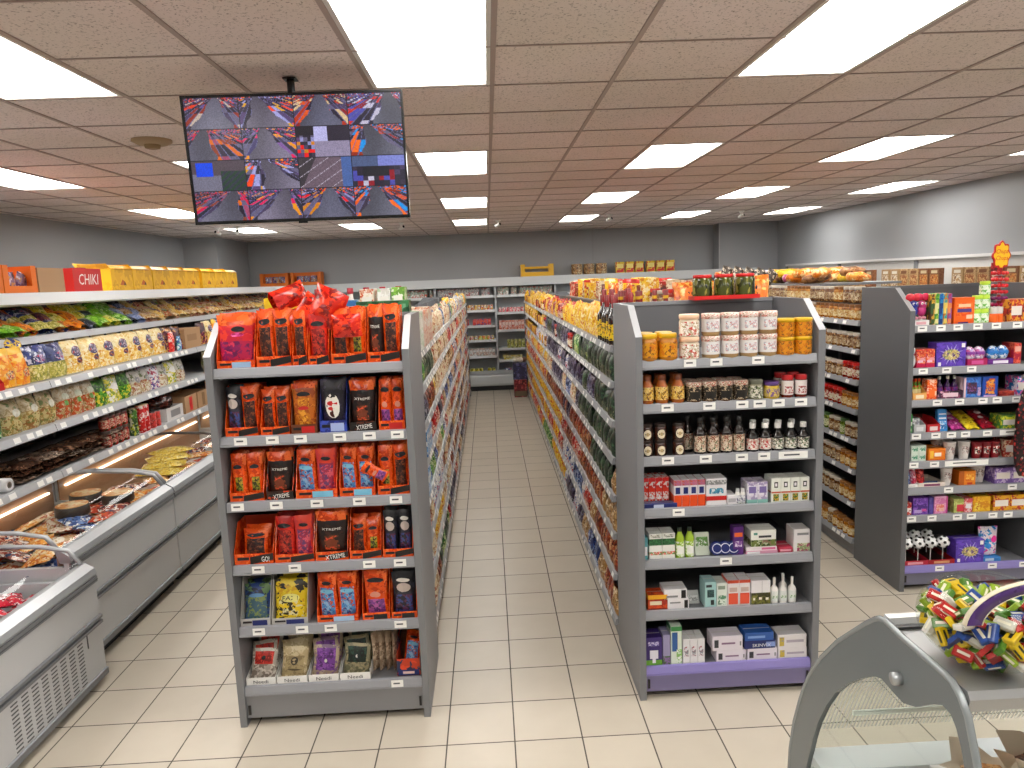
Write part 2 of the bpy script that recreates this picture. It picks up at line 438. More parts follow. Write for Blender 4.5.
# ------------------------------------------------------------------ product shapes
def bag(w, h, t, colfn, nx=8, nz=10, badge=None, seed=0, text=None, crimp=True, slump=0.):
    rr = random.Random(seed); ph = [rr.uniform(0, 6) for _ in range(4)]
    def S(u, v, side):
        a = max(0, 1-abs(u)**2.2); bb = max(0, sin(pi*min(1, .14+v*.86)))**.55 if v < .97 else 0
        f = a**.6*bb
        f *= 1 + .16*sin(5*u+ph[0])*sin(7*v+ph[1]) + .07*sin(13*u+ph[2]+6*v)
        x = u*w/2*(1-.10*sin(pi*v)**1.5*(1 if not crimp else .8)) + .012*w*sin(9*v+ph[3])
        return (x, side*t/2*f + slump*v*v*h, v*h + .01*h*sin(4*u+ph[0])*v)
    b = MB(); n = nx+1
    for side in (-1, 1):
        vs = [S(-1+2*i/nx, j/nz, side) for j in range(nz+1) for i in range(nx+1)]
        fs = []; ms = []
        for j in range(nz):
            for i in range(nx):
                q = (j*n+i, j*n+i+1, (j+1)*n+i+1, (j+1)*n+i)
                fs.append(q if side < 0 else q[::-1]); ms.append(colfn(-1+2*(i+.5)/nx, (j+.5)/nz, side))
        b.add(vs, fs, ms, True)
    if badge:
        for (u0, v0, ru, rv, m, tx, tm) in badge:
            k = 14; pts = [(u0+ru*cos(2*pi*i/k), v0+rv*sin(2*pi*i/k)) for i in range(k)]
            vs = [(lambda p: (p[0], p[1]-.0035, p[2]))(S(p[0], p[1], -1)) for p in [(u0, v0)] + pts]
            b.add(vs, [(0, 1+i, 1+(i+1) % k) for i in range(k)], m)
            if tx:
                g, f = glyphs(tx)
                vs = [(lambda p: (p[0], p[1]-.005, p[2]))(S(u0+q[0]*ru*1.6, v0+q[1]*rv*.95, -1)) for q in g]
                b.add(vs, f, tm)
    return b
def solid(m): return lambda u, v, s: m
def banded(bands, side=None):
    """bands: [(v limit, material)]"""
    def f(u, v, s):
        for lim, m in bands:
            if v < lim: return m
        return bands[-1][1]
    return f
def windowed(outer, inner, u=.74, v0=.14, v1=.68, top=None, vt=.85):
    def f(a, v, s):
        if s < 0 and abs(a) < u and v0 < v < v1: return inner
        if top and v > vt: return top
        return outer
    return f
def tray(w, h, d, m, lip=.3, inside=None, band=None, bandm=None, side=1., slope=True, thick=.003):
    """open-fronted shelf tray with low front lip"""
    b = MB(); ins = inside or m; x = w/2
    b.box(-x, x, 0, d, 0, thick, ins)
    b.box(-x, x, d-thick, d, thick, h*side, ins)
    for s in (-1, 1):
        x0, x1 = (-x, -x+thick) if s < 0 else (x-thick, x)
        pr = [(0, thick), (d-thick, thick), (d-thick, h*side), (d*.45 if slope else .0, h*side), (0, h*lip)] if slope else [(0, thick), (d-thick, thick), (d-thick, h*side), (0, h*side)]
        b.prism(pr, 'x', x0, x1, m)
    b.box(-x+thick, x-thick, 0, thick, thick, h*lip, m)
    if band:
        for (u0, u1, k0, k1, sk, mm) in band:
            z0, z1 = h*lip*k0, h*lip*k1; sh = sk*h*lip
            b.add([(u0*x, -.0008, z0), (u1*x, -.0008, z0+sh), (u1*x, -.0008, min(h*lip, z1+sh)), (u0*x, -.0008, z1)], [(0, 1, 2, 3)], mm)
    return b
def carton(w, h, d, base, prints=(), side=None, bev=.0015, text=()):
    b = MB(); b.bbox(-w/2, w/2, 0, d, 0, h, base, bev)
    for q_, (a0, a1, c0, c1, m) in enumerate(prints):
        b.front(a0*w-w/2, a1*w-w/2, c0*h, c1*h, -.0006-.0005*q_, m)
        if a0 < .02: b.quad((-w/2-.0006, d*.98, c0*h), (-w/2-.0006, .002, c0*h), (-w/2-.0006, .002, c1*h), (-w/2-.0006, d*.98, c1*h), m)
        if a1 > .98: b.quad((w/2+.0006, .002, c0*h), (w/2+.0006, d*.98, c0*h), (w/2+.0006, d*.98, c1*h), (w/2+.0006, .002, c1*h), m)
    b.quad((-w*.46, d*.47, h+.0005), (w*.46, d*.47, h+.0005), (w*.46, d*.53, h+.0005), (-w*.46, d*.53, h+.0005), side or M('D8D5CE', .5))
    for (t, x, z, tw, th, m) in text: b.text(t, (x-.5)*w, z*h, tw*w, th*h, -.004, m)
    return b
def jar(r, h, glass, lidm, labm=None, lid=.16, l0=.2, l1=.72, n=16, label2=None, sq=1., lw=1.):
    """returns body, parts"""
    hb = h*(1-lid)
    body = MB().lathe([(r*.9, 0), (r*.98, .006), (r, .012), (r, hb*.86), (r*.9, hb*.96), (r*.86, hb)], n, glass)
    L = MB().lathe([(r*.9*lw, hb-.002), (r*.95*lw, hb+.002), (r*.95*lw, h-.004), (r*.9*lw, h)], n, lidm)
    parts = [('lid', L)]
    if labm:
        z0, z1 = hb*l0, hb*l1
        Q = MB().lathe([(r+.0008, z0), (r+.0008, z1)], n, labm, caps=False)
        if label2:
            Q.lathe([(r+.0016, z0+(z1-z0)*label2[1]), (r+.0016, z0+(z1-z0)*label2[2])], 6, label2[0], caps=False, a0=-pi/2-.75, a1=-pi/2+.75)
        parts.append(('label', Q))
    return body, parts
def ovaljar(r, h, glass, lidm, ovm, markm):
    body, parts = jar(r, h, glass, lidm)
    Q = MB(); n = 14; vs = []
    hb = h*.84
    for rad, mm, rr_ in ((.40, ovm, .0012), (.16, markm, .002)):
        pts = [(0, 0)] + [(cos(2*pi*i/n), sin(2*pi*i/n)) for i in range(n)]
        vs = []
        for a, c in pts:
            an = -pi/2 + a*rad*1.6; vs.append(((r+rr_)*cos(an), (r+rr_)*sin(an), hb*.48 + c*rad*hb*.85))
        Q.add(vs, [(0, 1+i, 1+(i+1) % n) for i in range(n)], mm)
    return body, parts[:1] + [('label', Q)]
def bottle(r, h, glass, capm, labm, neck=.38, l0=.12, l1=.5, cap=.12, n=14, sh=.62, label2=None, foil=None):
    hc = h*(1-cap)
    body = MB().lathe([(r*.92, 0), (r, .006), (r, h*sh*.9), (r*.85, h*sh), (r*neck*1.15, h*(sh+.1)), (r*neck, h*(sh+.16)), (r*neck, hc)], n, glass)
    C = MB().lathe([(r*neck*1.12, hc-.003), (r*neck*1.15, hc), (r*neck*1.15, h-.002), (r*neck, h)], n, capm)
    Q = MB().lathe([(r+.0008, h*l0), (r+.0008, h*l1)], n, labm, caps=False)
    if label2: Q.lathe([(r+.0018, h*(l0+(l1-l0)*label2[1])), (r+.0018, h*(l0+(l1-l0)*label2[2]))], 6, label2[0], caps=False, a0=-pi/2-.8, a1=-pi/2+.8)
    return body, [('cap', C), ('label', Q)]
BLK = M('141216', .35); WHT = M('F2F0EC', .4); ORG = M('F4601A', .32); DORG = M('C83A12', .35); RED = M('C81E1E', .35)
CREAM = M('EDE6D2', .45); NAVY = M('1E2A6C', .35); STEEL = M('86868A', .42, .15); RAILM = M('94959A', .32); TAG = M('F4F3EF', .5)
SHELFM = M('77787C', .45, .1); PANEL = M('7E7F83', .45, .1); BACKM = M('5E5E61', .6); EDGE = M('B4B5B8', .35, .1)

# ------------------------------------------------------------------ end-of-aisle stands
def price_tags(parent, y, ztop, hh, fr, x0, x1, w=.062):
    for f in fr:
        f, w2 = f if isinstance(f, tuple) else (f, w)
        x = x0+(x1-x0)*f
        b = MB(); b.box(x-w2/2, x+w2/2, y-.003, y-.0005, ztop-hh-.004, ztop-.004, TAG)
        b.front(x-w2*.32, x+w2*.22, ztop-hh*.62, ztop-hh*.42, y-.0034, M('55555A', .5))
        b.build('price_tag', parent)
def end_stand(x0, x1, yf, depth, rails, tagsl, label, base_rail=RAILM, kick=STEEL, top=2.09, fr_z=1.94, panelm=PANEL, railh=.044, rail=RAILM, tagh=.04, slant=.0, backtop=None, edgem=EDGE):
    e = empty('end_shelving', ((x0+x1)/2, yf, 0)); tag(e, label, 'shelving')
    ox, oy = (x0+x1)/2, yf; t = .034
    for s in (-1, 1):
        a, b_ = (x0-ox, x0-ox+t) if s < 0 else (x1-ox-t, x1-ox)
        p = MB().prism([(0, 0), (depth, 0), (depth, top), (.19, top), (0, fr_z)], 'x', a, b_, panelm)
        p.add([(a, -.001, fr_z), (b_, -.001, fr_z), (b_, .189, top+.001), (a, .189, top+.001)], [(0, 1, 2, 3)], edgem)
        p.build('side_panel', e)
    i0, i1 = x0-ox+t+.002, x1-ox-t-.002
    MB().box(i0, i1, depth-.03, depth-.005, .05, backtop or top-.005, BACKM).box(i0, i1, depth-.0045, depth, .05, top-.005, panelm).box(i0, i1, depth-.035, depth+.002, (backtop or top)-.02, (backtop or top), panelm).build('back_panel', e)
    for k, z in enumerate(rails):
        last = k == len(rails)-1
        sm = MB().box(i0, i1, .032, depth-.031, z-.03, z-.006, SHELFM).box(i0+.01, i0+.03, .05, depth-.04, z-.06, z-.031, SHELFM).box(i1-.03, i1-.01, .05, depth-.04, z-.06, z-.031, SHELFM)
        sh = sm.build('shelf', e)
        rm = base_rail if last else rail
        rb = MB().prism([(.031, z-railh), (.012, z-railh), (.008, z-railh+.006), (.016, z-.003), (.031, z)], 'x', i0, i1, rm)
        rb.box(i0, i1, .006, .013, z-railh-.004, z-railh+.003, rm)
        rb.build('price_rail', sh)
        if tagsl[k]: price_tags(sh, .010, z, tagh, tagsl[k], i0, i1)
    z = rails[-1]
    MB().box(i0, i1, .018, .03, .04, z-railh-.005, kick).box(i0, i1, .014, .018, z-railh-.02, z-railh-.008, kick).box(i0+.008, i0+.02, .012, .018, .06, .11, BLK).box(i1-.02, i1-.008, .012, .018, .06, .11, BLK).build('kick_plate', e)
    return e
U1 = (-1.378, -.393, 3.465)
Z1 = [1.874, 1.535, 1.203, .872, .541, .215]
end_stand(*U1, .62, Z1, [[], [.1, .28, .43, .63, .79, .94], [.1, .3, .5, .71, .9], [.13, .32, .52, .72, .92], [.12, .3, .71, .89], [.1, .32, .48, .88]] if 0 else
  [[], [.11, .28, .43, .64, .80, .95], [.06, .27, .49, .72, .92], [.14, .34, .75, .92], [.11, .35, .51, .9], [.86]], 'grey end-of-aisle shelving filled with orange snack pouches', fr_z=1.935)
U2 = (.72, 1.675, 3.5)
Z2 = [1.822, 1.60, 1.327, 1.052, .776, .495, .182]
LAV = M('8C82C0', .35); LAVK = M('7A739A', .42)
end_stand(*U2, .62, Z2, [[.27, .42, .66], [.14, .38, .57, .67, .78, .91], [.14, .36, .57, .70, (.87, .15)], [.2], [.48], [], []], 'grey end-of-aisle shelving with jars on top and medicine boxes below', base_rail=LAV, kick=LAVK)
U3 = (2.76, 3.72, 4.6)
Z3 = [1.843, 1.56, 1.343, 1.118, .919, .735, .54, .175]
end_stand(*U3, .62, Z3, [[.06, .2, .33, .48, .62, .78, .93], [.08, .26, .45], [.2, .37, .55, .66, .81, .95], [.05, .2, .32, .43, .6, (.82, .22)], [.04, .2, (.45, .3), .88], [.32, .82], [.04, .2, .4, .51, .68, .8], [.28, .7, .95]], 'dark grey end-of-aisle shelving with sweets at the right', base_rail=LAV, kick=M('6E6E80', .4), panelm=M('66676A', .45, .1), tagh=.038)

# ---- stand 1: orange display boxes with pouches
TREAT = PR(['3A1A12', '6A3020', '1E1014', '8A4A28'], 60); AMB = PR(['C87818', 'E8A030', 'A85010'], 45); PURP = PR(['7A3C8A', 'B05AA0', '50285E'], 45)
BLUEC = PR(['4A8AC8', '8AB8DC', 'C8502C', '2A4A90'], 50); GRN = PR(['8A8A20', '3A3A18', 'C8A030', '201810'], 50)
OPR = PR(['EE5616', 'E44C12', 'F8702C', 'CE3E0E'], 26, .22)
def oval(u, v, ru=.5, rv=.06, m=BLK, tx=None, tm=WHT): return (u, v, ru, rv, m, tx, tm)
STR = M('C9A46A', .4)
P = {}
def pouch(key, colfn, w, h, t, badges, name='snack_pouch', **kw):
    P[key] = Kind(name, 'snack pouch', bag(w, h, t, colfn, badge=badges, seed=len(P)+1, **kw)); return P[key]
wl = M('E8E4DC', .5)
pouch('magenta', banded([(.55, PR(['B8184A', '8A1A5C', 'D83A5A', '6A1850'], 30)), (.85, PR(['D8202C', 'C81A3A', 'E8402C'], 20)), (1, OPR)]), .125, .25, .05, [oval(.2, .72, .4, .05), oval(.15, .62, .4, .04, PR(['D83A8C', 'C01A5A'], 40))])
pouch('dark', windowed(OPR, TREAT), .085, .25, .045, [oval(0, .8, .75, .055)])
pouch('red', windowed(PR(['D8281A', 'E8341C', 'B81A14'], 22, .3), PR(['8A1A1A', 'C83A28', '4A1014'], 50)), .085, .24, .05, [oval(0, .8, .75, .05)])
pouch('amber', windowed(PR(['C86A1C', 'D88028', 'A84A14'], 25), AMB, .6, .1, .7, OPR, .9), .1, .24, .045, [oval(0, .78, .6, .045), oval(0, .5, .5, .04, RED)])
pouch('lolly', windowed(PR(['241C2C', '3A3048', '18141E'], 25), PR(['4A2A4A', '28284A'], 40), .9, .9, .95), .12, .26, .045, [oval(0, .5, .62, .24, wl), oval(0, .55, .45, .05, RED), oval(0, .45, .4, .04, RED), oval(0, .7, .5, .04, BLK), oval(0, .35, .3, .07, M('4A1A14'))])
pouch('xtreme', windowed(PR(['241412', '3A1C14', '140C0C'], 25), PR(['5A2A14', 'E8502C', '1A0E0C', '8A4018'], 45), .6, .18, .5, OPR, .82), .11, .24, .045, [oval(0, .78, .5, .045, BLK), oval(0, .64, .85, .05, M('30180F'), 'XTREME', wl), oval(0, .35, .4, .09, M('7A3418'))])
pouch('purple', windowed(OPR, PURP, .65, .08, .42), .08, .24, .045, [oval(0, .8, .75, .05), oval(0, .5, .5, .06, M('D88A70'))])
pouch('green', windowed(OPR, GRN, .6, .2, .55), .085, .24, .045, [oval(0, .72, .6, .045)])
pouch('blue', windowed(OPR, BLUEC, .7, .1, .66), .09, .24, .045, [oval(0, .8, .5, .04), oval(0, .63, .75, .045, M('7CC0DC'))])
pouch('mag2', windowed(PR(['D83A3A', 'E8442C'], 22), PR(['A02A4A', '6A3A6A', 'D85A6A'], 45), .7, .1, .66), .08, .24, .04, [oval(0, .8, .5, .04)])
pouch('bw', windowed(PR(['1A1A22', '2C2C3C', '0E0E14'], 22), PR(['3A4A8A', '1A1A2C', '5A2A4A'], 45), .7, .1, .5), .08, .23, .045, [oval(0, .82, .6, .045, wl), oval(0, .66, .65, .1, M('C8B8B0'))])
pouch('ylw', windowed(PR(['E8C820', 'F0D838', '2A2418', 'D8A81C'], 30), PR(['F0D020', '3A3020', 'E8E0B0'], 45), .8, .1, .5, NAVY, .95), .12, .22, .05, [oval(0, .55, .6, .1, M('F4EC90'), 'FAXI', BLK)])
pouch('bluegrn', windowed(PR(['1E3A7A', '3A5A8C', '5A7A4A', '16203C'], 30), PR(['4A6A7A', '8A9A5A'], 40)), .11, .21, .05, [oval(0, .7, .6, .05, M('6A9AC8'))])
pouch('grey', windowed(PR(['B8AEA2', '8C7F74', 'D8CFC4'], 26), PR(['C8281E', 'E84A38', '8A1A14'], 40), .8, .45, .95), .13, .2, .03, [oval(0, .7, .16, .07, BLK)])
pouch('beige', windowed(PR(['C2AE84', 'A8946C', 'D8C8A0'], 26), PR(['B8A478', '9A8660'], 40)), .13, .2, .03, [oval(0, .55, .3, .13, M('4A4236')), oval(0, .55, .2, .08, M('C2AE84')), oval(.0, .28, .5, .03, M('6A5A40'))])
pouch('lilac', windowed(PR(['C2AE90', 'A8947C', '8A6A8C'], 26), PR(['7A3C9A', '9A5AB8', '5A2A70'], 40), .7, .2, .95), .13, .2, .03, [oval(0, .5, .12, .06, wl)])
pouch('teal', windowed(PR(['8A8468', '6A6850', 'A89C78'], 26), PR(['1A2A20', '2A4A3C', '141A16'], 40), .7, .4, .95), .13, .2, .03, [oval(0, .6, .3, .1, M('1A2A2A')), oval(0, .6, .12, .05, wl)])
pouch('heap', solid(PR(['D8281A', 'E83A1C', 'B01810', 'F04A24', '8A1410'], 20, .22)), .15, .2, .10, [oval(.1, .55, .3, .06, M('8A1014'))])
pouch('kraft', windowed(PR(['B8A088', '96806A', 'D0BCA4'], 26), PR(['C8B49C', '8A705C'], 40)), .10, .21, .025, [oval(0, .6, .2, .1, M('5A4636'))])
BLKBAND = M('1C1412', .4)
def dbox(w, h, m=OPR, tx=None, lip=.2, d=.2, band=True, ins=None, lbl=None):
    b = tray(w, h, d, m, lip, ins or DORG, [(-.2, 1, .05, .7, .35, BLKBAND)] if band else None)
    b.box(-w*.42, -w*.12, -.0016, 0, h*lip*.45, h*lip*.7, BLK)
    if tx: b.text(tx[0], tx[1]*w/2, h*lip*.5, w*tx[2], h*lip*.45, -.003, WHT, rot=tx[3] if len(tx) > 3 else 0)
    if lbl: b.front(-.1*w, .4*w, h*lip*.15, h*lip*.8, -.002, lbl)
    return b
_db = {}
def place_box(si, f0, f1, h, pouches, desc, m=OPR, tx=None, lip=.2, band=True, ins=None, lbl=None, cat='display box', d=.2, yoff=.0, ztilt=0, shelfname=None):
    x0, x1, yf = U1; a, b_ = x0+.038, x1-.038
    X0 = a+(b_-a)*f0+.002; X1 = a+(b_-a)*f1-.002; w = X1-X0; z = Z1[si]-.0055
    k = (round(w, 3), h, id(m), tx, lip, band, id(ins), id(lbl), d)
    if k not in _db: _db[k] = Kind('display_box', cat, dbox(w, h, m, tx, lip, d, band, ins, lbl))
    shn = ['top', 'second', 'third', 'fourth', 'fifth', 'bottom'][si]
    _cnt[si] = _cnt.get(si, 0)+1; bo = ORD[_cnt[si]-1]
    _db[k].put((X0+X1)/2, yf+.034+yoff, z, '%s, %s shelf of orange stand' % (desc, shn))
    n = len(pouches)
    for j, pk in enumerate(pouches):
        pk, hh, tilt = pk if isinstance(pk, tuple) else (pk, h*1.0, 0)
        K = P[pk]; pw = (w-.010)/n
        bw, bh = _dims[pk]
        pos = '' if n == 1 else (' left' if j == 0 else ' right')
        cx = X0+.005+pw*(j+.5)
        for dy, fr_, rz_, k2 in ((.042, 'front', (.12 if j % 2 else -.1), 1), (.092, 'rear', -.08, 1.03)):
            K.put(cx, yf+.034+yoff+dy, z+.004, '%s%s %s in the %s box, %s shelf, orange stand' % (fr_, pos, PD[pk], bo, shn), rx=-tilt, rz=rz_ if n > 1 else 0, sc=(min(1.5, pw*1.02/bw), 1, k2*hh/bh))
_cnt = {}
PD = dict(magenta='magenta and orange pouch', dark='orange pouch with dark window', red='bulging red pouch', amber='amber snack pouch', lolly='dark pouch with white bone-shaped panel', xtreme='brown black pouch',
          purple='orange pouch with purple contents', green='orange pouch with green contents', blue='orange pouch with light blue band', mag2='red and mauve pouch', bw='black and white pouch', ylw='yellow and navy pouch',
          bluegrn='blue green pouch', grey='grey and red pouch', beige='beige paper pouch', lilac='beige and purple pouch', teal='dark green and tan pouch', kraft='crumpled kraft pouch', heap='bulging red pouch')
_dims = {}
for k_, K_ in P.items():
    vs_ = K_.body.vertices
    xs_ = [v.co.x for v in vs_]; zs_ = [v.co.z for v in vs_]
    _dims[k_] = (max(xs_)-min(xs_), max(zs_)-min(zs_))
# top shelf
B1 = M('6A3414', .5); GREYC = M('C9C4BC', .6)
place_box(0, .01, .215, .262, ['magenta'], 'red display box at the far left', band=False, lip=.16, lbl=M('9CB8D8'))
place_box(0, .222, .41, .275, ['dark', 'dark'], 'orange display box, second from left')
place_box(0, .413, .495, .27, ['dark'], 'narrow orange display box')
place_box(0, .498, .61, .25, ['red'], 'orange display box behind the red heap')
place_box(0, .62, .81, .27, ['dark', 'green'], 'orange display box, second from right')
place_box(0, .815, .99, .275, ['xtreme', 'dark'], 'orange display box at the far right')
# second shelf
place_box(1, .02, .2, .245, ['bw', 'dark'], 'orange display box at the far left')
place_box(1, .21, .37, .225, ['dark', 'dark'], 'orange display box with dark treats, second from left')
place_box(1, .375, .52, .25, ['amber'], 'brown display box with amber pouches', m=B1, band=False, lbl=RED)
place_box(1, .53, .68, .26, ['lolly'], 'blue display box with bone label', m=PR(['2A3A9C', '3A50B8', '1E2A78'], 25), band=False, lip=.24, lbl=M('A8B8E8'))
place_box(1, .69, .84, .25, ['xtreme'], 'black display box second from right', m=PR(['2A1812', '140C0C', '5A2A1A'], 25), tx=('XTREME', .1, .6, .12))
place_box(1, .85, .995, .25, ['purple', 'purple'], 'orange display box with purple treats at the far right', band=False, lbl=RED)
# third shelf
place_box(2, .01, .2, .24, ['green', 'green'], 'orange display box at the far left')
place_box(2, .21, .36, .24, ['xtreme'], 'dark display box second from left', m=PR(['2A1812', '3A1A12', 'E0481C'], 18), tx=('XTREME', .1, .6, .12))
place_box(2, .37, .6, .245, ['blue', 'mag2'], 'wide orange display box in the middle', band=False, lbl=M('7CC0DC'))
place_box(2, .61, .81, .245, ['blue', 'blue'], 'orange display box with blue pouches', band=False, lbl=M('7CC0DC'))
place_box(2, .82, .998, .25, ['green', 'dark'], 'orange display box at the far right')
# fourth shelf
place_box(3, .0, .22, .2, [('dark', .17, .2)], 'orange tray of dark sticks at the far left', lip=.3, tx=('GO!', .6, .2))
place_box(3, .225, .445, .235, ['red', 'mag2'], 'orange display box of red pouches', band=True)
place_box(3, .45, .635, .25, ['xtreme'], 'orange display box in the middle', tx=('XTREME', .2, .6, .12))
place_box(3, .64, .82, .24, [('dark', .2, .12), ('green', .2, .16)], 'orange display box of leaning pouches')
place_box(3, .825, .998, .24, ['bw', 'bw'], 'orange display box of black pouches at the far right')
# fifth shelf
LG = M('B9B7B4', .5)
place_box(4, .0, .17, .24, [('bluegrn', .2, .25)], 'grey tray at the far left', m=LG, ins=LG, band=False, lip=.18, lbl=NAVY)
place_box(4, .175, .38, .245, [('ylw', .22, .2)], 'grey tray of yellow pouches', m=LG, ins=LG, band=False, lip=.15, lbl=NAVY)
place_box(4, .43, .665, .25, ['blue', 'blue'], 'orange display box in the middle', band=False, lbl=M('A8C4E0'), lip=.16)
place_box(4, .685, .845, .255, ['purple'], 'orange display box of purple pouches', band=False, lbl=BLK, lip=.16)
place_box(4, .85, .998, .24, ['bw'], 'orange display box at the far right', band=False, lbl=BLK, lip=.16)
# bottom shelf: four white trays of fanned pouches
for i, (f0, f1, pk, nm) in enumerate([(.0, .17, 'grey', 'first'), (.175, .35, 'beige', 'second'), (.355, .53, 'lilac', 'third'), (.535, .71, 'teal', 'fourth')]):
    x0, x1, yf = U1; a, b_ = x0+.038, x1-.038
    X0 = a+(b_-a)*f0; X1 = a+(b_-a)*f1-.003; w = X1-X0; z = Z1[5]-.0055
    t = tray(w, .11, .24, WHT, .38, WHT, None, side=.6)
    t.text('Needi', 0, .021, w*.5, .018, -.002, BLK)
    Kind('display_tray', 'tray', t).put((X0+X1)/2, yf+.034, z, '%s low white lettered tray from the left, bottom shelf of orange stand' % nm)
    for j in range(4):
        K = P[pk]
        K.put((X0+X1)/2+(.006 if j % 2 else -.004), yf+.034+.05+.045*j, z+.005, '%s, %s from the front in the %s white tray, orange stand' % (PD[pk], ORD[j], nm), rx=-.28, ry=(-.1 if j % 2 else .07), sc=(w*.9/_dims[pk][0], 1, .8+.1*j))
for j in range(4):
    x0, x1, yf = U1; a, b_ = x0+.038, x1-.038
    P['kraft'].put(a+(b_-a)*(.735+.035*j), yf+.16, Z1[5]-.005, 'crumpled kraft pouch on edge, %s of four, bottom shelf of orange stand' % ORD[j], rz=R(62+6*j), sc=(1, .9, 1))
x0, x1, yf = U1; a, b_ = x0+.038, x1-.038
tb = tray(.12, .19, .2, PR(['E0481C', '1E2A4C', 'C83A14'], 18), .5, M('5A3418', .7), None, side=.95); tb.front(-.055, .055, .004, .035, -.002, NAVY).front(-.03, .03, .012, .026, -.003, M('E8C8C0'))
Kind('display_box', 'display box', tb).put(a+(b_-a)*.925, yf+.05, Z1[5]-.0055, 'tilted orange and navy display box at the far right, bottom shelf of orange stand')
P['blue'].put(a+(b_-a)*.925, yf+.12, Z1[5], 'orange and blue pouch leaning in the tilted box, bottom shelf of orange stand', rx=-.5, ry=.15, sc=(.95, 1, .8))
# loose pouches
hp = [(.47, .16, .05, .5), (.52, .2, -.2, .2), (.44, .22, .4, .9), (.56, .14, .15, -.3)]
for j, (f, dy, ry, rz) in enumerate(hp):
    P['heap'].put(a+(b_-a)*f, yf+.03+.10, Z1[0]+.10+.03*j, 'bulging red pouch, %s in the heap on the top shelf of orange stand' % ORD[j], rx=-.5+.2*j, ry=ry+.3, rz=rz*.4, sc=(1.15, 1.2, .95))
P['heap'].put(a+(b_-a)*.31, yf+.12, Z1[0]+.30, 'orange red pouch lying across the top of the boxes, orange stand', rx=-.6, ry=1.2, rz=.2, sc=(.8, .8, 1))
P['heap'].put(a+(b_-a)*.715, yf+.045, Z1[0]+.13, 'orange pouch hanging forward out of the second box from right, top shelf of orange stand', rx=.12, sc=(.95, .8, .55))
P['purple'].put(a+(b_-a)*.87, yf+.05, Z1[2]+.085, 'orange pouch sticking out at the right, third shelf of orange stand', rx=.2, ry=-1.0, sc=(.8, .8, .55))
P['bluegrn'].put(a+(b_-a)*.1, yf+.075, Z1[2]+.004, 'small blue and white packet lying at the front left, third shelf of orange stand', rx=-1.45, rz=.5, sc=(.7, .5, .5))
P['bluegrn'].put(a+(b_-a)*.2, yf+.072, Z1[2]+.004, 'second small blue and white packet lying at the front, third shelf of orange stand', rx=-1.45, rz=-1.2, sc=(.7, .5, .5))
# ------------------------------------------------------------------ stand 2: jars, bottles and medicine boxes
def fx(U, f): return U[0]+.036+(U[1]-U[0]-.072)*f
GL = M('C98A3C', .12, 0, .5)
def K2(name, cat, bp): return Kind(name, cat, bp[0], bp[1])
HONEY = M('B8741C', .12, 0, .6); YLID = M('D8A818', .3); YLAB = PR(['E09A18', 'D87A10', '7A4214', 'C86A10'], 45)
k_honey = K2('honey_jar', 'jar', jar(.047, .135, HONEY, YLID, YLAB, .16, .15, .8))
k_tub = K2('white_tub', 'tub', jar(.049, .112, M('D8C8B0', .35), M('E8C0A0', .35), PR(['F2EEE6', 'E0D4C0', 'C84A3C', 'B8A080'], 55), .2, .08, .85, lw=1.08))
FLO = PR(['E8DCD4', 'D88A7A', 'B85A50', 'E0C8BC', '9A8A6A'], 120)
k_floral = K2('spread_jar', 'jar', jar(.0440, .112, M('A8885C', .25), FLO, M('E4E0DE', .4), .22, .24, .98, label2=(PR(['E8E6E6', 'B8B8C0', 'C88A8A'], 90), .2, .8), lw=1.12))
k_ytub = K2('yellow_tub', 'tub', jar(.044, .092, M('D8981C', .3), YLID, PR(['D88A14', 'C87010', '7A4A14'], 50), .18, .05, .95, lw=1.08))
k_bear = K2('squeeze_bottle', 'bottle', bottle(.034, .148, M('A8561C', .12, 0, .6), M('7A3A14', .3), PR(['D8A838', '6A3A14', 'E8C878'], 80), .55, .15, .6, .16, sh=.66))
k_dark = K2('spread_jar', 'jar', jar(.038, .104, M('5A3A22', .2, 0, .4), PR(['D8CFC0', '8A5A3A', 'B85A4A'], 120), PR(['1E1814', '3A2A1E', 'C8B090'], 90), .2, .12, .98, label2=(M('171310', .4), .15, .65), lw=1.1))
k_pale = K2('spread_jar', 'jar', jar(.038, .104, M('8A8468', .3), M('6A6A5A', .4), PR(['D8D4C4', '6A7A4A', '3A3A2A'], 90), .2, .12, .9))
k_mustard = K2('preserve_jar', 'jar', jar(.039, .09, M('B89A30', .2), M('5A3A7A', .3), PR(['D8C060', 'C8A838', '7A5A8A'], 80), .2, .2, .8))
k_redlid = K2('preserve_jar', 'jar', jar(.030, .12, M('6A1E16', .2, 0, .4), M('C82A2E', .3), M('E8DEDA', .4), .2, .2, .95, label2=(PR(['E8DEDA', 'A84A4A'], 90), .1, .6)))
k_oval = K2('dark_jar', 'jar', ovaljar(.031, .085, M('3A1A0E', .15, 0, .5), M('2A1C16', .4), M('E8DCC0', .5), M('B8A070', .5)))
k_sauce = K2('sauce_bottle', 'bottle', bottle(.030, .19, M('1C0F0C', .12, 0, .6), M('1A1614', .3), PR(['D8C8B4', '8A4A34', '4A5A34', 'C8A890'], 70), .42, .08, .52, .12, sh=.62))
k_syr = K2('small_bottle', 'bottle', bottle(.031, .15, M('120D0C', .12, 0, .6), WHT, PR(['E8E0D8', 'B83A3A', 'C8B0A0'], 80), .45, .1, .48, .16, sh=.58))
k_syr2 = K2('small_bottle', 'bottle', bottle(.031, .145, M('120D0C', .12, 0, .6), WHT, PR(['E8E4DA', 'A89A84', '5A6A4A', '3A3A34'], 80), .45, .1, .48, .16, sh=.58))
Y2 = U2[2]
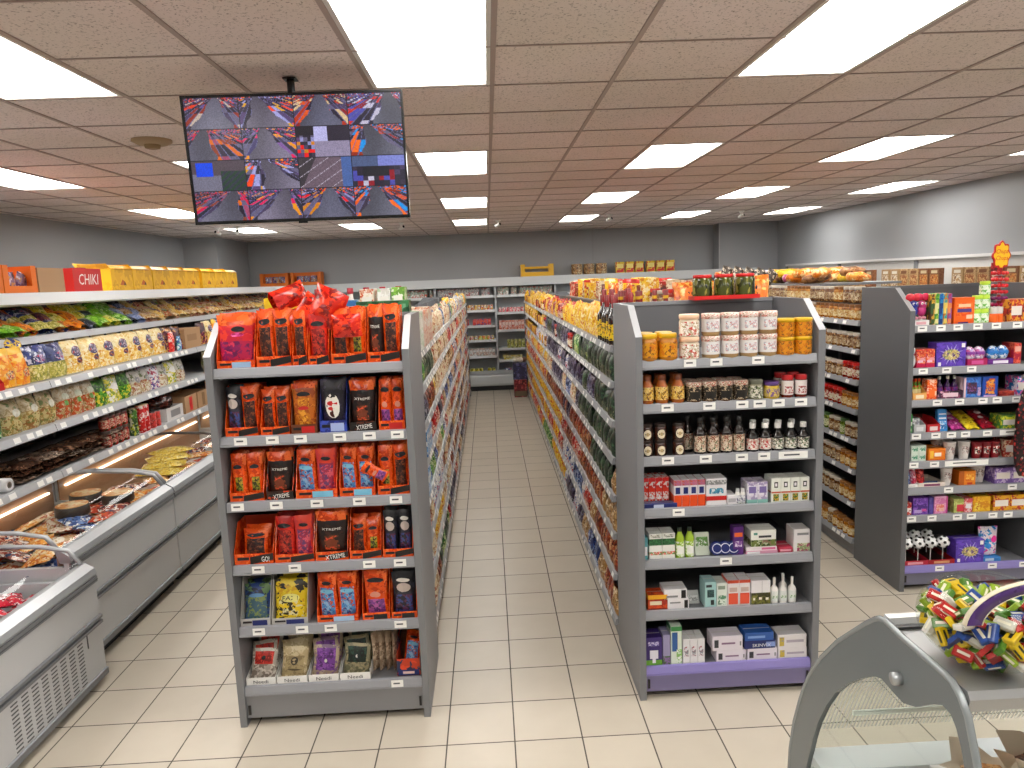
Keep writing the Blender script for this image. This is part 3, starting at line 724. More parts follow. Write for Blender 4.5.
def r2(kind, si, fr, desc, dz=0., dy=.055, mul=None, **kw):
    wh = ['top shelf', 'second shelf', 'third shelf', 'fourth shelf', 'fifth shelf', 'sixth shelf', 'bottom shelf'][si]+', honey stand'
    if dz: wh = 'upper layer, '+wh
    if mul: wh = mul+', '+wh
    row(kind, [fx(U2, f) for f in fr], Y2+dy, Z2[si]-.0055+dz, desc, wh, **kw)
S = 622.
r2(k_honey, 0, [28/S, 98/S], 'amber jar with yellow lid')
r2(k_honey, 0, [28/S, 98/S], 'amber jar with yellow lid', dy=.15, mul='second row')
r2(k_tub, 0, [174/S], 'white tub with peach lid'); r2(k_tub, 0, [174/S], 'white tub with peach lid', dz=.1125)
r2(k_floral, 0, [251/S, 319/S, 387/S, 455/S], 'jar with red flowered lid'); r2(k_floral, 0, [251/S, 319/S, 387/S, 455/S], 'jar with red flowered lid', dz=.1125)
r2(k_ytub, 0, [519/S, 582/S], 'flat yellow tub'); r2(k_ytub, 0, [519/S, 582/S], 'flat yellow tub', dz=.0925)
r2(k_bear, 1, [22/S, 74/S, 132/S], 'amber squeeze bottle'); r2(k_bear, 1, [22/S, 74/S, 132/S], 'amber squeeze bottle', dy=.13, mul='second row')
r2(k_dark, 1, [190/S, 246/S, 302/S, 358/S], 'flowered-lid jar with black label'); r2(k_dark, 1, [190/S, 246/S, 302/S, 358/S], 'flowered-lid jar with black label', dy=.15, mul='second row')
r2(k_pale, 1, [413/S], 'pale jar with grey-green lid'); r2(k_mustard, 1, [471/S], 'yellow jar with purple lid'); r2(k_redlid, 1, [529/S, 578/S], 'tall jar with red lid')
r2(k_redlid, 1, [529/S, 578/S], 'tall jar with red lid', dy=.15, mul='second row')
r2(k_oval, 2, [18/S, 68/S, 134/S], 'dark jar with oval cream label'); r2(k_oval, 2, [18/S, 68/S, 134/S], 'dark jar with oval cream label', dz=.0855)
r2(k_sauce, 2, [212/S, 260/S, 308/S, 354/S], 'dark sauce bottle with pale label'); r2(k_sauce, 2, [180/S, 236/S, 284/S, 332/S, 372/S], 'dark sauce bottle with pale label', dy=.125, mul='second row')
r2(k_syr, 2, [404/S, 450/S], 'black bottle with white cap and red label'); r2(k_syr2, 2, [496/S, 544/S, 590/S], 'black bottle with white cap and grey label')
r2(k_syr, 2, [425/S, 474/S], 'black bottle with white cap', dy=.13, mul='second row'); r2(k_syr2, 2, [520/S, 570/S], 'black bottle with white cap', dy=.13, mul='second row')
# fourth to bottom shelves: crop coordinates 125..655
def c2(si, px0, px1, h, base, prints, desc, d=.1, dz=0., dy=.035, text=(), name='medicine_box', cat='box', n=1, rz=0, rx=0, top=None, parts=()):
    a = (px0-127)/526; b_ = (px1-127)/526; x0, x1 = fx(U2, a), fx(U2, b_); w = (x1-x0)/n-.002
    k = Kind(name, cat, carton(w, h, d, base, prints, None, .0015, text), parts)
    wh = ['top', 'second', 'third', 'fourth shelf', 'fifth shelf', 'sixth shelf', 'bottom shelf'][si]+', honey stand'
    xs = [x0+(x1-x0)*(i+.5)/n for i in range(n)]
    row(k, xs, Y2+dy, Z2[si]-.0055+dz, desc, wh, rz=rz, rx=rx)
W_ = M('ECE9EC', .4); RO = PR(['D8401C', 'E86A28', 'C8281E'], 40); LGR = M('D8E4D0', .4); GR_ = M('5A8A3A', .4); DG = M('3A3A40', .4)
BL_ = PR(['2A4AA8', '4A6AC8', '1E2E7A'], 40)
c2(3, 122+5, 232, .028, NAVY, [(.3, .6, .2, .8, M('C8D0E8', .4))], 'flat navy box lying in front', d=.05, dy=.03)
c2(3, 128, 215, .15, PR(['E8DCD8', 'D8281E', 'E8341C'], 22), [(0, 1, .86, 1, RED), (.1, .9, .1, .5, PR(['F0ECEA', 'E84A28'], 60))], 'slim red and white box', n=4, dy=.085)
c2(3, 222, 320, .145, W_, [(0, 1, .8, 1, PR(['B86A8A', 'C85A3A'], 60)), (.0, 1, .0, .45, M('E8501C', .35)), (.2, .8, .5, .74, NAVY)], 'slim orange and white box', n=4, dy=.035)
c2(3, 322, 386, .145, W_, [(0, 1, .0, .14, W_), (0, 1, .2, .36, M('C8241E', .35)), (.15, .85, .45, .65, PR(['4A9AB8', 'E8ECEC', '2A7AA0'], 80)), (0, 1, .78, .95, PR(['8A8A8C', 'D8D8D8'], 60))], 'clear tub of wipes with red band')
c2(3, 388, 418, .05, W_, [(.1, .9, .3, .7, M('B8B8BC', .4))], 'small white carton')
c2(3, 450, 515, .115, PR(['D8D0E0', 'A89AC0', 'E8E4EE'], 22), [(0, 1, .0, .2, M('8AC0B8', .4)), (.15, .85, .5, .8, M('7A6AA8', .4))], 'lilac and mint box', n=2)
c2(3, 525, 645, .13, M('EAEDE4', .4), [(.3, .7, .62, .85, BLK), (.38, .62, .67, .8, W_), (.2, .8, .08, .36, PR(['5A8A3A', '2A4A2A', 'D8A838'], 90)), (0, 1, .4, .46, M('C85A3A', .4))], 'white and green box with black square', n=4)
k_cap = K2('small_bottle', 'bottle', bottle(.014, .08, WHT, M('D8D8D8', .3), PR(['E8E8EC', '8A8AA0'], 90), .6, .1, .6, .2, sh=.7))
r2(k_cap, 3, [.565, .595], 'tiny white bottle'); 
c2(4, 125, 140, .12, M('5AA0A8', .4), [(.1, .9, .2, .6, W_)], 'narrow teal box')
c2(4, 143, 225, .14, M('EDEEE8', .4), [(0, 1, .55, .8, PR(['2A5A34', '3A7A44'], 40)), (0, 1, .18, .3, PR(['E86A5A', '5A9A4A', 'E8E8E0'], 90)), (.1, .9, .85, .97, PR(['8A8A80', 'D8D8D0'], 80))], 'dark green and white box', n=2)
k_grn = K2('small_bottle', 'bottle', bottle(.024, .165, M('A8C83C', .15, 0, .5), M('1E2A22', .3), PR(['E8EEE0', '8AB82C', 'D8E8A0'], 60), .45, .05, .55, .12, sh=.7, label2=(M('EDEFE8', .4), .2, .7)))
r2(k_grn, 4, [(242-127)/526, (273-127)/526], 'green bottle with dark cap')
c2(4, 292, 340, .12, M('DCE4D4', .4), [(.1, .9, .4, .8, PR(['6A9A4A', 'E8ECE4', '8AB87A'], 50))], 'leaning white and green carton', d=.02, rx=-.25, dy=.06)
def tin():
    b = MB(); b.T = Matrix.Translation((0, 0, .038)) @ Matrix.Rotation(R(78), 4, 'X')
    b.lathe([(.036, 0), (.037, .004), (.037, .018), (.035, .022)], 20, NAVY)
    b.lathe([(.026, .0222), (.026, .0228)], 20, M('E8E8F2', .3)); b.lathe([(.022, .0229), (.022, .0236)], 18, NAVY); b.T = None
    return b
k_tin = Kind('round_tin', 'tin', tin())
r2(k_tin, 4, [(357-127)/526, (378-127)/526+.01, (399-127)/526+.02], 'navy round tin with white ring', dy=.06)
c2(4, 407, 440, .155, M('5A2A7A', .35), [(.1, .9, .65, .8, M('E8682C', .4)), (.15, .85, .3, .5, PR(['E8E0EC', '8A5AA8'], 80))], 'tall slim purple box', d=.05)
c2(4, 446, 548, .02, M('D89AB4', .4), [(.05, .45, .2, .8, W_)], 'flat pink and white box', dz=.0)
c2(4, 448, 546, .02, M('ECE2E6', .4), [(.5, .95, .2, .8, M('D86A9A', .4))], 'flat white and pink box on another', dz=.0205)
c2(4, 463, 543, .09, M('EDEDE6', .4), [(0, 1, .02, .42, PR(['6A7A3A', '3A4A24', 'B8C0A0', '8A6A5A'], 60)), (.1, .25, .72, .86, M('5A9A8A', .4)), (.3, .8, .55, .68, DG)], 'white box with green picture on top of flat boxes', dz=.041)
c2(4, 551, 596, .03, M('B8304A', .4), [(.1, .9, .3, .7, M('E8A0B0', .4))], 'flat dark red box', n=1)
c2(4, 598, 650, .125, M('E6E2E2', .4), [(.2, 1, .05, .4, PR(['C8D0A8', 'A84A6A', '8A9A6A'], 60)), (.2, .9, .75, .85, M('8A8A8C', .4))], 'white box with fruit picture at the right end')
c2(5, 137, 200, .085, PR(['C8401C', 'D8501C', 'A82A14'], 30), [(0, 1, .72, 1, M('E8A818', .4)), (.1, .7, .35, .6, M('F0E0C0', .4)), (0, 1, 0, .12, M('7A1A10', .4))], 'orange and red tea box', d=.09)
c2(5, 200, 268, .055, W_, [(.78, .95, .1, .9, BLK), (.1, .6, .6, .75, M('8A8A8C', .4))], 'white box with black figure, lower')
c2(5, 188, 262, .055, W_, [(.75, .95, .1, .9, BLK), (.1, .6, .2, .4, M('8A8A8C', .4))], 'white box with black figure, upper', dz=.0555)
c2(5, 272, 312, .07, M('B8BAB8', .3), [(.1, .9, .2, .6, PR(['D8DAD8', '9A9C9A'], 70))], 'leaning silver sachet', d=.008, rx=-.5, dy=.09)
c2(5, 318, 355, .14, M('A8D0D0', .4), [(.2, .8, .4, .7, PR(['1E3A3A', '3A5A5A'], 60)), (.1, .6, .8, .9, DG), (.5, .8, .1, .3, M('1E2A2A', .4))], 'pale teal box with dark leaf')
c2(5, 356, 389, .13, M('E2E8E0', .4), [(.1, .9, .1, .5, PR(['5A8A6A', 'DDE8DC'], 50)), (.1, .8, .75, .9, M('8A9A8A', .4))], 'white box with green leaves')
c2(5, 390, 463, .145, M('EAE4E4', .4), [(0, 1, .88, 1, M('C8482C', .4)), (.08, .92, .08, .5, M('E8583C', .4)), (.15, .85, .55, .72, M('C8B0A8', .4))], 'white and coral box', n=2)
c2(5, 465, 527, .135, W_, [(0, 1, 0, .5, PR(['5A5A24', '7A7A34', '3A3A18'], 30)), (.1, .2, .2, .3, CREAM), (.4, .55, .22, .32, CREAM), (.75, .9, .2, .3, CREAM), (.55, .56, 0, 1, DG)], 'olive and white box', n=1)
k_drop = K2('dropper_bottle', 'bottle', bottle(.021, .14, WHT, WHT, M('E4E8E4', .4), .3, .1, .5, .24, sh=.6, label2=(PR(['DDE8D8', '4A8A4A'], 80), .3, .6)))
r2(k_drop, 5, [(543-127)/526, (571-127)/526, (600-127)/526], 'white dropper bottle'); r2(k_drop, 5, [(582-127)/526], 'white dropper bottle', dy=.1, mul='second row')
c2(6, 128, 182, .16, M('3A2470', .35), [(0, 1, 0, .2, M('6AA838', .4)), (.15, .8, .7, .85, PR(['C8C0E0', '5A4A9A'], 90)), (.25, .75, .25, .55, M('E8E4F0', .4)), (.4, .6, .1, .35, M('E8E4F0', .4))], 'purple and green box with white figure')
c2(6, 183, 208, .17, M('9A94B8', .4), [(0, 1, 0, .3, PR(['4A6A3A', '8A6AA0'], 50))], 'slim mauve box')
c2(6, 209, 245, .215, M('DCE8D8', .4), [(0, 1, .88, 1, M('3A8A4A', .4)), (.1, .6, .35, .85, M('2A5A9A', .4)), (.5, 1, .05, .4, PR(['8AC06A', 'E8F0E4'], 50))], 'tall white and green box')
c2(6, 247, 318, .14, M('E4E2E4', .4), [(.2, .8, .3, .7, PR(['E0DCE0', 'A84A5A', '8A8A94'], 80))], 'slim white box with faint pattern', n=3)
SK = [(.06, .2, .2, .75, DG), (.3, .75, .42, .55, M('8A6A8A', .4)), (.9, .95, .3, .6, M('8A8A8C', .4))]
c2(6, 355, 451, .065, M('E4DCE6', .4), SK, 'lilac white box, lower layer left'); c2(6, 455, 552, .065, M('E4DCE6', .4), SK, 'lilac white box, lower layer middle')
c2(6, 342, 440, .08, M('E4DCE6', .4), SK, 'lilac white box, upper layer left', dz=.0655)
SKT = [('SKINVIX', .55, .45, .6, .4, M('E8ECF4', .4))]
c2(6, 445, 545, .045, M('1E2A6A', .35), [(.7, 1, .2, .8, M('8AA0D8', .4))], 'navy box with white lettering', dz=.0655, text=SKT)
c2(6, 446, 540, .045, M('2A5AA8', .35), [(.1, .7, .3, .6, M('7AA0D8', .4))], 'blue box on the navy box', dz=.111)
c2(6, 554, 648, .06, M('E2DEE0', .4), [(.06, .22, .15, .8, PR(['C8B040', '8A8A94'], 60)), (.3, .9, .4, .6, M('B0A8B4', .4))], 'white box with yellow mark, lower layer right')
c2(6, 552, 646, .075, M('E2DEE0', .4), [(.06, .22, .15, .8, PR(['C8B040', '8A8A94'], 60)), (.3, .9, .4, .6, M('B0A8B4', .4))], 'white box with yellow mark, upper layer right', dz=.0605)
# jars of gherkins in a red tray on top of the stand
e = empty('gherkin_tray', (1.34, 4.045, 2.0915)); tag(e, 'red cardboard tray on top of the honey stand', 'tray')
MB().box(-.185, .185, -.062, .062, 0, .004, RED).box(-.185, .185, -.0625, -.0605, .004, .022, RED).box(-.185, .185, .0605, .0625, .004, .022, RED).box(-.185, -.183, -.06, .06, .004, .022, RED).box(.183, .185, -.06, .06, .004, .022, RED).build('rim', e)
GK = PR(['464A1C', '6E6A30', '2E300E', '8A8038', '1E200C'], 20, .12, (1, 1, .5))
k_gh = K2('gherkin_jar', 'jar', jar(.055, .135, GK, RED, None, .12))
for i, x in enumerate((-.122, 0, .122)):
    k_gh.put(1.34+x, 4.045, 2.096, 'jar of gherkins with red lid, %s in the red tray on the honey stand' % ['left one', 'middle one', 'right one'][i], group='gherkin jars in the red tray')
# ------------------------------------------------------------------ stand 3: sweets
Y3 = U3[2]
FX3 = [.75, .86, .86, .86, .80, .82, .88, .80]
OX3 = [-.0, -.0, -.005, -.005, 0, 0, .0, .0]
PX3 = lambda si, x: U3[0]+.036+OX3[si]+x*FX3[si]/1000
def p3(si, x0, x1, h, base, prints, desc, d=.12, dz=0., dy=.04, text=(), name='sweet_box', cat='box', n=1, rz=0, rx=0):
    """x0..x1 in millimetres along the shelf"""
    a, b_ = max(PX3(si, x0), U3[0]+.037), PX3(si, x1); w = (b_-a)/n-.002
    k = Kind(name, cat, carton(w, h, d, base, prints, None, .0015, text))
    row(k, [a+(b_-a)*(i+.5)/n for i in range(n)], Y3+dy, Z3[si]-.0055+dz, desc, ['top', 'second', 'third', 'fourth', 'fifth', 'sixth', 'seventh', 'bottom'][si]+' shelf, sweets stand', rz=rz, rx=rx)
def q3(kind, si, xs, desc, dz=0., dy=.06, **kw):
    row(kind, [PX3(si, x) for x in xs], Y3+dy, Z3[si]-.0055+dz, desc, ['top', 'second', 'third', 'fourth', 'fifth', 'sixth', 'seventh', 'bottom'][si]+' shelf, sweets stand', **kw)
def t3(si, x0, x1, h, m, desc, lip=.45, side=.9, lbl=None, ins=None, d=.2, dz=0):
    a, b_ = max(PX3(si, x0), U3[0]+.037), PX3(si, x1); w = b_-a-.002
    b = tray(w, h, d, m, lip, ins, None, side=side)
    if lbl: b.front(-w*.3, w*.3, h*lip*.25, h*lip*.75, -.001, lbl)
    Kind('display_tray', 'tray', b).put((a+b_)/2, Y3+.036, Z3[si]-.0055+dz, '%s, %s shelf, sweets stand' % (desc, ['top', 'second', 'third', 'fourth', 'fifth', 'sixth', 'seventh', 'bottom'][si]))
# toy lollies
def toy(bc, hc):
    b = MB().blob((0, 0, .06), (.03, .025, .04), bc).blob((0, -.002, .10), (.032, .028, .026), bc)
    hd = MB().blob((-.022, 0, .15), (.03, .022, .026), hc).blob((.022, 0, .15), (.03, .022, .026), hc)
    ey = MB()
    for s in (-1, 1): ey.blob((s*.012, -.026, .108), (.008, .004, .009), WHT, 8, 6).blob((s*.012, -.0305, .107), (.004, .002, .005), BLK, 8, 6)
    ft = MB().blob((-.014, -.005, .012), (.013, .016, .012), M('E8A0B0', .35)).blob((.014, -.005, .012), (.013, .016, .012), M('E8A0B0', .35)).box(-.02, .02, -.012, .012, .0, .004, WHT)
    return b, [('balloons', hd), ('eyes', ey), ('feet', ft)]
kb = toy(M('2A3A9C', .3), M('D82A3C', .25)); kp = toy(M('C83A7C', .3), M('C81E4A', .25))
K2('lolly_toy', 'toy', kb).put(U3[0]+.036+.034, Y3+.09, Z3[0]+.032, 'blue round-bodied toy with red balloons at the left, top shelf, sweets stand')
K2('lolly_toy', 'toy', kp).put(U3[0]+.036+.092, Y3+.09, Z3[0]+.032, 'pink round-bodied toy with red balloons, top shelf, sweets stand')
t3(0, 5, 155, .045, WHT, 'low white tray under the toys', lip=.8, side=.9, lbl=M('E8B0B8', .4), d=.15)
for i, c in enumerate([['5A3A24', 'D8A838', '3A5A34'], ['3A8A3A', '8AB83A', 'E8E0A0'], ['1E5AA8', '2A8AC8', '1A3A7A'], ['C8781E', '3A9A9A', 'E8C860'], ['B03A6A', '8A5AA0', 'E88A4A']]):
    p3(0, 165+38*i, 203+38*i, .205+.004*(i % 2), PR(c, 26, .35, (1, 1, .5)), [(.1, .9, .05, .2, M(c[2], .4)), (.1, .9, .7, .9, PR([c[1], c[0]], 60))], 'tall thin %s box of sweets' % ['brown', 'green', 'blue', 'teal and orange', 'pink'][i], d=.1)
p3(0, 375, 560, .175, M('F0661C', .35), [(0, 1, 0, .12, M('E85A14', .35)), (.1, .9, .3, .8, PR(['F07A2C', 'E8501C'], 30)), (.15, .85, .45, .58, M('4A3A8A', .4)), (.2, .8, .64, .76, M('F4C8A0', .4)), (.6, .9, .2, .35, M('F4D0B0', .4)), (.2, .7, .03, .08, NAVY)], 'bright orange box of lollipops', d=.09)
LIME = PR(['A8D828', '5AA838', 'E8F0D0', '8AC83C'], 50)
k_lime = K2('sweet_tub', 'tub', jar(.032, .092, LIME, M('C8E848', .3), PR(['E8F4E0', '6AB84A', 'D8E8C0'], 60), .2, .1, .9))
q3(k_lime, 0, [590, 660], 'lime green sweet tub'); q3(k_lime, 0, [595, 663], 'lime green sweet tub on another', dz=.0925)
q3(k_lime, 0, [660], 'topmost lime green sweet tub', dz=.185)
k_or = K2('sweet_tub', 'tub', jar(.022, .07, PR(['F06A20', 'E84A18', 'F4A060'], 60), M('E8D8D0', .3), None, .2))
k_or2 = K2('sweet_tub', 'tub', jar(.025, .105, M('F0601C', .3), M('D8D0CC', .2), M('F06A24', .3), .4, .0, .8))
q3(k_or2, 0, [735, 785], 'small orange sweet tub', dy=.045)
# lollipop tower
e = empty('lollipop_stand', (U3[0]+.036+.665, Y3+.16, Z3[0]-.0055)); tag(e, 'tall lollipop tower with yellow flower sign at the top right', 'lollipop stand')
MB().lathe([(.05, 0), (.05, .01), (.012, .014), (.012, .36)], 12, M('A81420', .3)).build('pole', e)
for t in range(7):
    z = .06+.042*t
    c = ['8A1A4A', 'A81E50', '7A1A5A', 'C81E2A', 'D8202A', 'E02424', 'D81A20'][t]
    b = MB().lathe([(.03, z-.004), (.03, z)], 14, M('D8D0D4', .3))
    for k in range(9):
        a = 2*pi*k/9+t*.3
        b.blob((.040*cos(a), .040*sin(a), z+.012), (.013, .013, .013), M(c, .25), 8, 6)
    b.build('lollipop_ring', e)
b = MB(); n = 40
def flower(r0, r1, k=8): return [((r0+(r1-r0)*(.5+.5*cos(k*2*pi*i/n)))*cos(2*pi*i/n)*.8, (r0+(r1-r0)*(.5+.5*cos(k*2*pi*i/n)))*sin(2*pi*i/n)*1.25) for i in range(n)]
b.prism([(p[0], p[1]+.44) for p in flower(.066, .080)], 'y', -.006, .006, M('C81818', .35)); b.build('sign_back', e)
b = MB(); b.prism([(p[0], p[1]+.44) for p in flower(.055, .070)], 'y', -.009, -.0065, M('FAC81E', .35))
b.text('Chupa', 0, .464, .082, .04, -.0105, M('D8201C', .35), .2).text('Chups', 0, .42, .082, .04, -.0105, M('D8201C', .35), .2); b.build('sign_face', e)
# second shelf
def fig(m1, m2, h=.12):
    return MB().blob((0, 0, h*.32), (.026, .022, h*.32), m1), [('head', MB().blob((0, 0, h*.78), (.022, .02, h*.2), m2))]
k_w = K2('small_figure', 'toy', fig(M('D8D8DC', .3), M('E8E6E4', .3), .15)); q3(k_w, 1, [22], 'grey and white figure')
for i in (0, 1):
    p3(1, 50+73*i, 122+73*i, .125, PR(['E8502C', 'C81E3C', 'F08A50', 'E8A0A8'], 30), [(0, 1, 0, .25, M('C81E50', .35)), (.2, .8, .6, .95, PR(['E88A50', 'F0B080', 'C83A2C'], 50)), (.1, .7, .3, .42, M('E8C0D8', .4))], ['orange and red box, left of the pair', 'orange and red box, right of the pair'][i])
def burst(w, h, d, base, rays, mid):
    b = carton(w, h, d, base, [])
    n = 16
    for i in range(n):
        a = 2*pi*i/n; L = (.46 if i % 2 else .34)
        b.add([(L*w*cos(a), -.0008, h/2+L*h*sin(a)), (.2*w*cos(a+.12), -.0008, h/2+.2*h*sin(a+.12)), (.2*w*cos(a-.12), -.0008, h/2+.2*h*sin(a-.12))], [(0, 2, 1)], rays)
    b.add([(.3*w*cos(2*pi*i/20), -.0014, h/2+.22*h*sin(2*pi*i/20)) for i in range(20)], [tuple(range(20))], mid)
    b.front(-.34*w, -.44*w, .05*h, .2*h, -.001, WHT).front(.34*w, .46*w, .78*h, .95*h, -.001, WHT)
    return b
GOLD = PR(['C8B06A', '8A9A5A', '5A3A7A', 'E8D8A0'], 70)
Kind('selection_box', 'box', burst(.200, .165, .1, PR(['5A3CB0', '6A48C0', '4A2E94'], 25), M('B8B0E8', .4), GOLD)).put(PX3(1, 322), Y3+.04, Z3[1]-.0055, 'purple box with pale starburst, second shelf, sweets stand')
Kind('selection_box', 'box', burst(.200, .165, .1, PR(['5A3CB0', '6A48C0', '4A2E94'], 25), M('B8B0E8', .4), GOLD)).put(PX3(7, 600), Y3+.04, Z3[7]-.0055, 'purple box with pale starburst, bottom shelf, sweets stand')
def egg(m1, m2):
    b = MB().blob((0, 0, .055), (.04, .036, .052), m1, 14, 10)
    c = MB(); c.lathe([(.0385, .075), (.041, .062), (.0405, .056)], 14, m2, caps=False); return b, [('band', c)]
EG = PR(['E8E0EE', 'B8A0D0', 'F4F0F4', 'C85A9A'], 35, .25)
ke = K2('foil_egg', 'egg', egg(EG, M('8A3A9A', .3))); kb_ = K2('foil_egg', 'egg', egg(PR(['E8EEF4', '5A9AD8', 'F4F4F8', '2A6AB8'], 35, .25), M('2A7AC8', .3)))
t3(1, 450, 610, .06, M('B01E5A', .35), 'magenta egg tray', lip=.8, lbl=M('D85A9A', .4), d=.14)
q3(ke, 1, [492, 568], 'white and purple foil egg', dz=.02, dy=.08)
t3(1, 612, 815, .05, M('6A2A8A', .35), 'purple and white egg tray', lip=.8, lbl=M('E8E0F0', .4), d=.14)
q3(kb_, 1, [680, 755], 'white and blue foil egg', dz=.02, dy=.08)
p3(1, 820, 880, .14, PR(['C8402C', 'E86A50', 'B01E3C'], 30), [(.1, .9, .6, .85, M('E8B0A0', .4))], 'red and pink box at the right end')
# third shelf
t3(2, 35, 145, .12, M('F0B060', .35), 'orange and white tray of green sweets', lip=.4, lbl=M('F8E8C8', .4), ins=M('3A4A24', .5))
kg = K2('sweet_bottle', 'bottle', bottle(.014, .14, PR(['5AA02C', '8AC83C', 'E8502C'], 60), M('E84A1C', .3), M('E8D8A0', .4), .5, .1, .5))
q3(kg, 2, [62, 90, 118], 'small green sweet bottle', dy=.09)
p3(2, 148, 228, .14, PR(['F0661C', 'E8401C', 'F4A080', 'F8D0B8'], 40), [(.2, .8, .1, .5, M('F4722C', .35))], 'orange red bag-shaped carton', d=.06)
t3(2, 235, 435, .07, PR(['3A1E3A', '8A3A5A', 'D8A0B8', '241828'], 30), 'dark and pink tray of purple bottles', lip=.8, lbl=M('E8C8D4', .4))
kv = K2('sweet_bottle', 'bottle', bottle(.022, .15, M('3A1450', .2, 0, .4), M('E8E8D8', .3), PR(['5A2A7A', 'B83A6A'], 60), .4, .1, .5))
q3(kv, 2, [280, 345, 400], 'purple bottle with pale cap', dy=.09)
p3(2, 440, 580, .14, PR(['3A6AC0', '4A8AD8', '2A4A9A'], 30), [(.2, .75, .2, .75, PR(['5A2A3A', '8A5A9A', '1E2A4A'], 50)), (.0, .12, 0, 1, M('E8C8D0', .4)), (.8, 1, .1, .5, PR(['C8A0C0', '4A7AC0'], 60))], 'blue box with dark window')
p3(2, 590, 715, .14, M('1E4AA8', .35), [(.2, .8, .15, .9, PR(['C8501C', '1E3A8A', 'E8A040'], 55)), (.1, .9, .02, .1, M('C8A0D0', .4))], 'blue box with orange lettering')
p3(2, 725, 850, .035, PR(['8A2A2A', 'B84A3A'], 40), [], 'flat dark red packet')
# fourth shelf
p3(3, 2, 45, .13, M('2A8A3A', .35), [(.1, .9, .4, .6, M('E8F0E0', .4)), (.2, .8, .1, .25, M('B8E0A0', .4))], 'slim green pack')
for (a, b_, c, d_, l) in [(55, 150, 'B8B8BA', 'grey tray of white packets', 'D8D8DA'), (160, 265, 'C8242C', 'red and white tray', 'F0D8D8')]:
    t3(3, a, b_, .1, M(c, .35), d_, lip=.55, lbl=M(l, .4), ins=M('6A2A24', .5))
kw = K2('white_packet', 'packet', (bag(.04, .09, .025, solid(PR(['E4E4E8', 'A8A8B0', 'F0F0F2'], 40)), 6, 8), []))
q3(kw, 3, [80, 122], 'white packet in the grey tray', dy=.1)
p3(3, 270, 345, .15, M('3A8AD0', .35), [(.1, .9, .1, .45, PR(['6AB0E8', 'E8F0F8', '2A6AB0'], 50)), (.1, .9, .55, .62, W_), (.1, .9, .75, .8, W_)], 'leaning blue sweet box', d=.03, rx=-.15, dy=.06)
for (a, b_, cs, nm) in [(372, 490, ['A82A7A', 'D85AA8', '8A1E5A'], 'magenta'), (492, 610, ['E8C81E', 'F0D840', 'C8A018'], 'yellow'), (612, 745, ['8A1428', 'B01E30', '5A0E1C'], 'dark red')]:
    for j in range(3):
        k = Kind('sweet_bag', 'sweet bag', bag(.095, .15, .03, solid(PR(cs, 35, .3)), 6, 8, badge=[oval(0, .5, .5, .15, M('E8D8D8', .4) if nm != 'yellow' else M('8A6A10', .4))], seed=j))
        k.put(PX3(3, (a+b_)/2)+.006*j, Y3+.05+.045*j, Z3[3]+.0+.022*j, '%s %s sweet bag of a leaning pile, fourth shelf, sweets stand' % (['front', 'middle', 'rear'][j], nm), rx=-1.25)
# fifth shelf
for i in range(2):
    for j in range(2):
        p3(4, 40+66*i, 105+66*i, .055, M('D8E4D8', .4), [(.1, .9, .3, .8, PR(['8AB89A', 'E8F0E8', '5A9A7A'], 60))], ['left', 'right'][i]+' mint green box, '+['lower', 'upper'][j]+' layer', dz=.0555*j)
p3(4, 190, 340, .085, M('F0801C', .35), [(.1, .3, .2, .8, M('F8C040', .4)), (.35, .75, .35, .65, M('FAE8D0', .4)), (0, 1, 0, .1, M('D85A10', .4))], 'wide orange box')
def cup(m, w=.036, h=.13, lab=None):
    b = MB().lathe([(w*.72, 0), (w, h*.94), (w*1.06, h*.95), (w*1.06, h)], 16, m)
    return b, [('print', MB().lathe([(w*.72+(w*.28)*.3+.0012, h*.3), (w*.72+(w*.28)*.75+.0014, h*.75)], 8, lab, caps=False, a0=-pi/2-.8, a1=-pi/2+.8))] if lab else []
kc = K2('white_cup', 'cup', cup(M('E4DEDA', .4), .038, .125, PR(['E0D8D4', '5A5050', 'B89A94'], 60)))
q3(kc, 4, [385, 510], 'white paper cup with dark print'); q3(kc, 4, [350, 440, 560], 'white paper cup with dark print', dy=.16)
kr = K2('red_tumbler', 'cup', cup(M('8A1A24', .3), .034, .115, PR(['C83A34', 'E8E0D8', '3A1014'], 40)))
q3(kr, 4, [620, 700, 780], 'dark red patterned tumbler')
# sixth shelf
for i, (a, b_, cs, nm) in enumerate([(5, 75, ['1E5AB8', '3A8AE0', 'E8F0F8'], 'blue'), (78, 125, ['D83A5A', 'F08AA0', 'F4D8DC'], 'pink'), (128, 200, ['B81A24', 'E84A3C', '7A1014'], 'red')]):
    k = Kind('sweet_bag', 'sweet bag', bag((b_-a)/1000*.82, .12, .05, solid(PR(cs, 40, .3)), 6, 8, seed=i))
    k.put(PX3(5, (a+b_)/2), Y3+.08, Z3[5]+.012, '%s sweet bag in the shallow tray, sixth shelf, sweets stand' % nm, rx=-.3)
t3(5, 3, 105, .03, WHT, 'shallow white tray at the left', lip=.9, lbl=M('D8D4D0', .4))
t3(5, 110, 340, .035, M('E8DCD0', .4), 'wide shallow cream tray', lip=.9, lbl=M('8A4A6A', .4))
p3(5, 150, 300, .03, M('1E3A6A', .35), [], 'navy flat packet in the wide tray', dz=.004+.0, d=.14, dy=.06, rx=-.3)
q3(kc, 5, [375], 'white paper cup with black print', dy=.08)
p3(5, 455, 600, .1, M('E8841C', .35), [(.4, .9, .3, .8, PR(['F0A030', 'F8C860', 'D86A14'], 50)), (0, .3, 0, 1, M('B85A14', .4)), (.5, .8, .05, .2, M('C83A1C', .4))], 'orange and brown carton')
q3(kc, 5, [640, 690], 'pale cup in shadow', dy=.12)
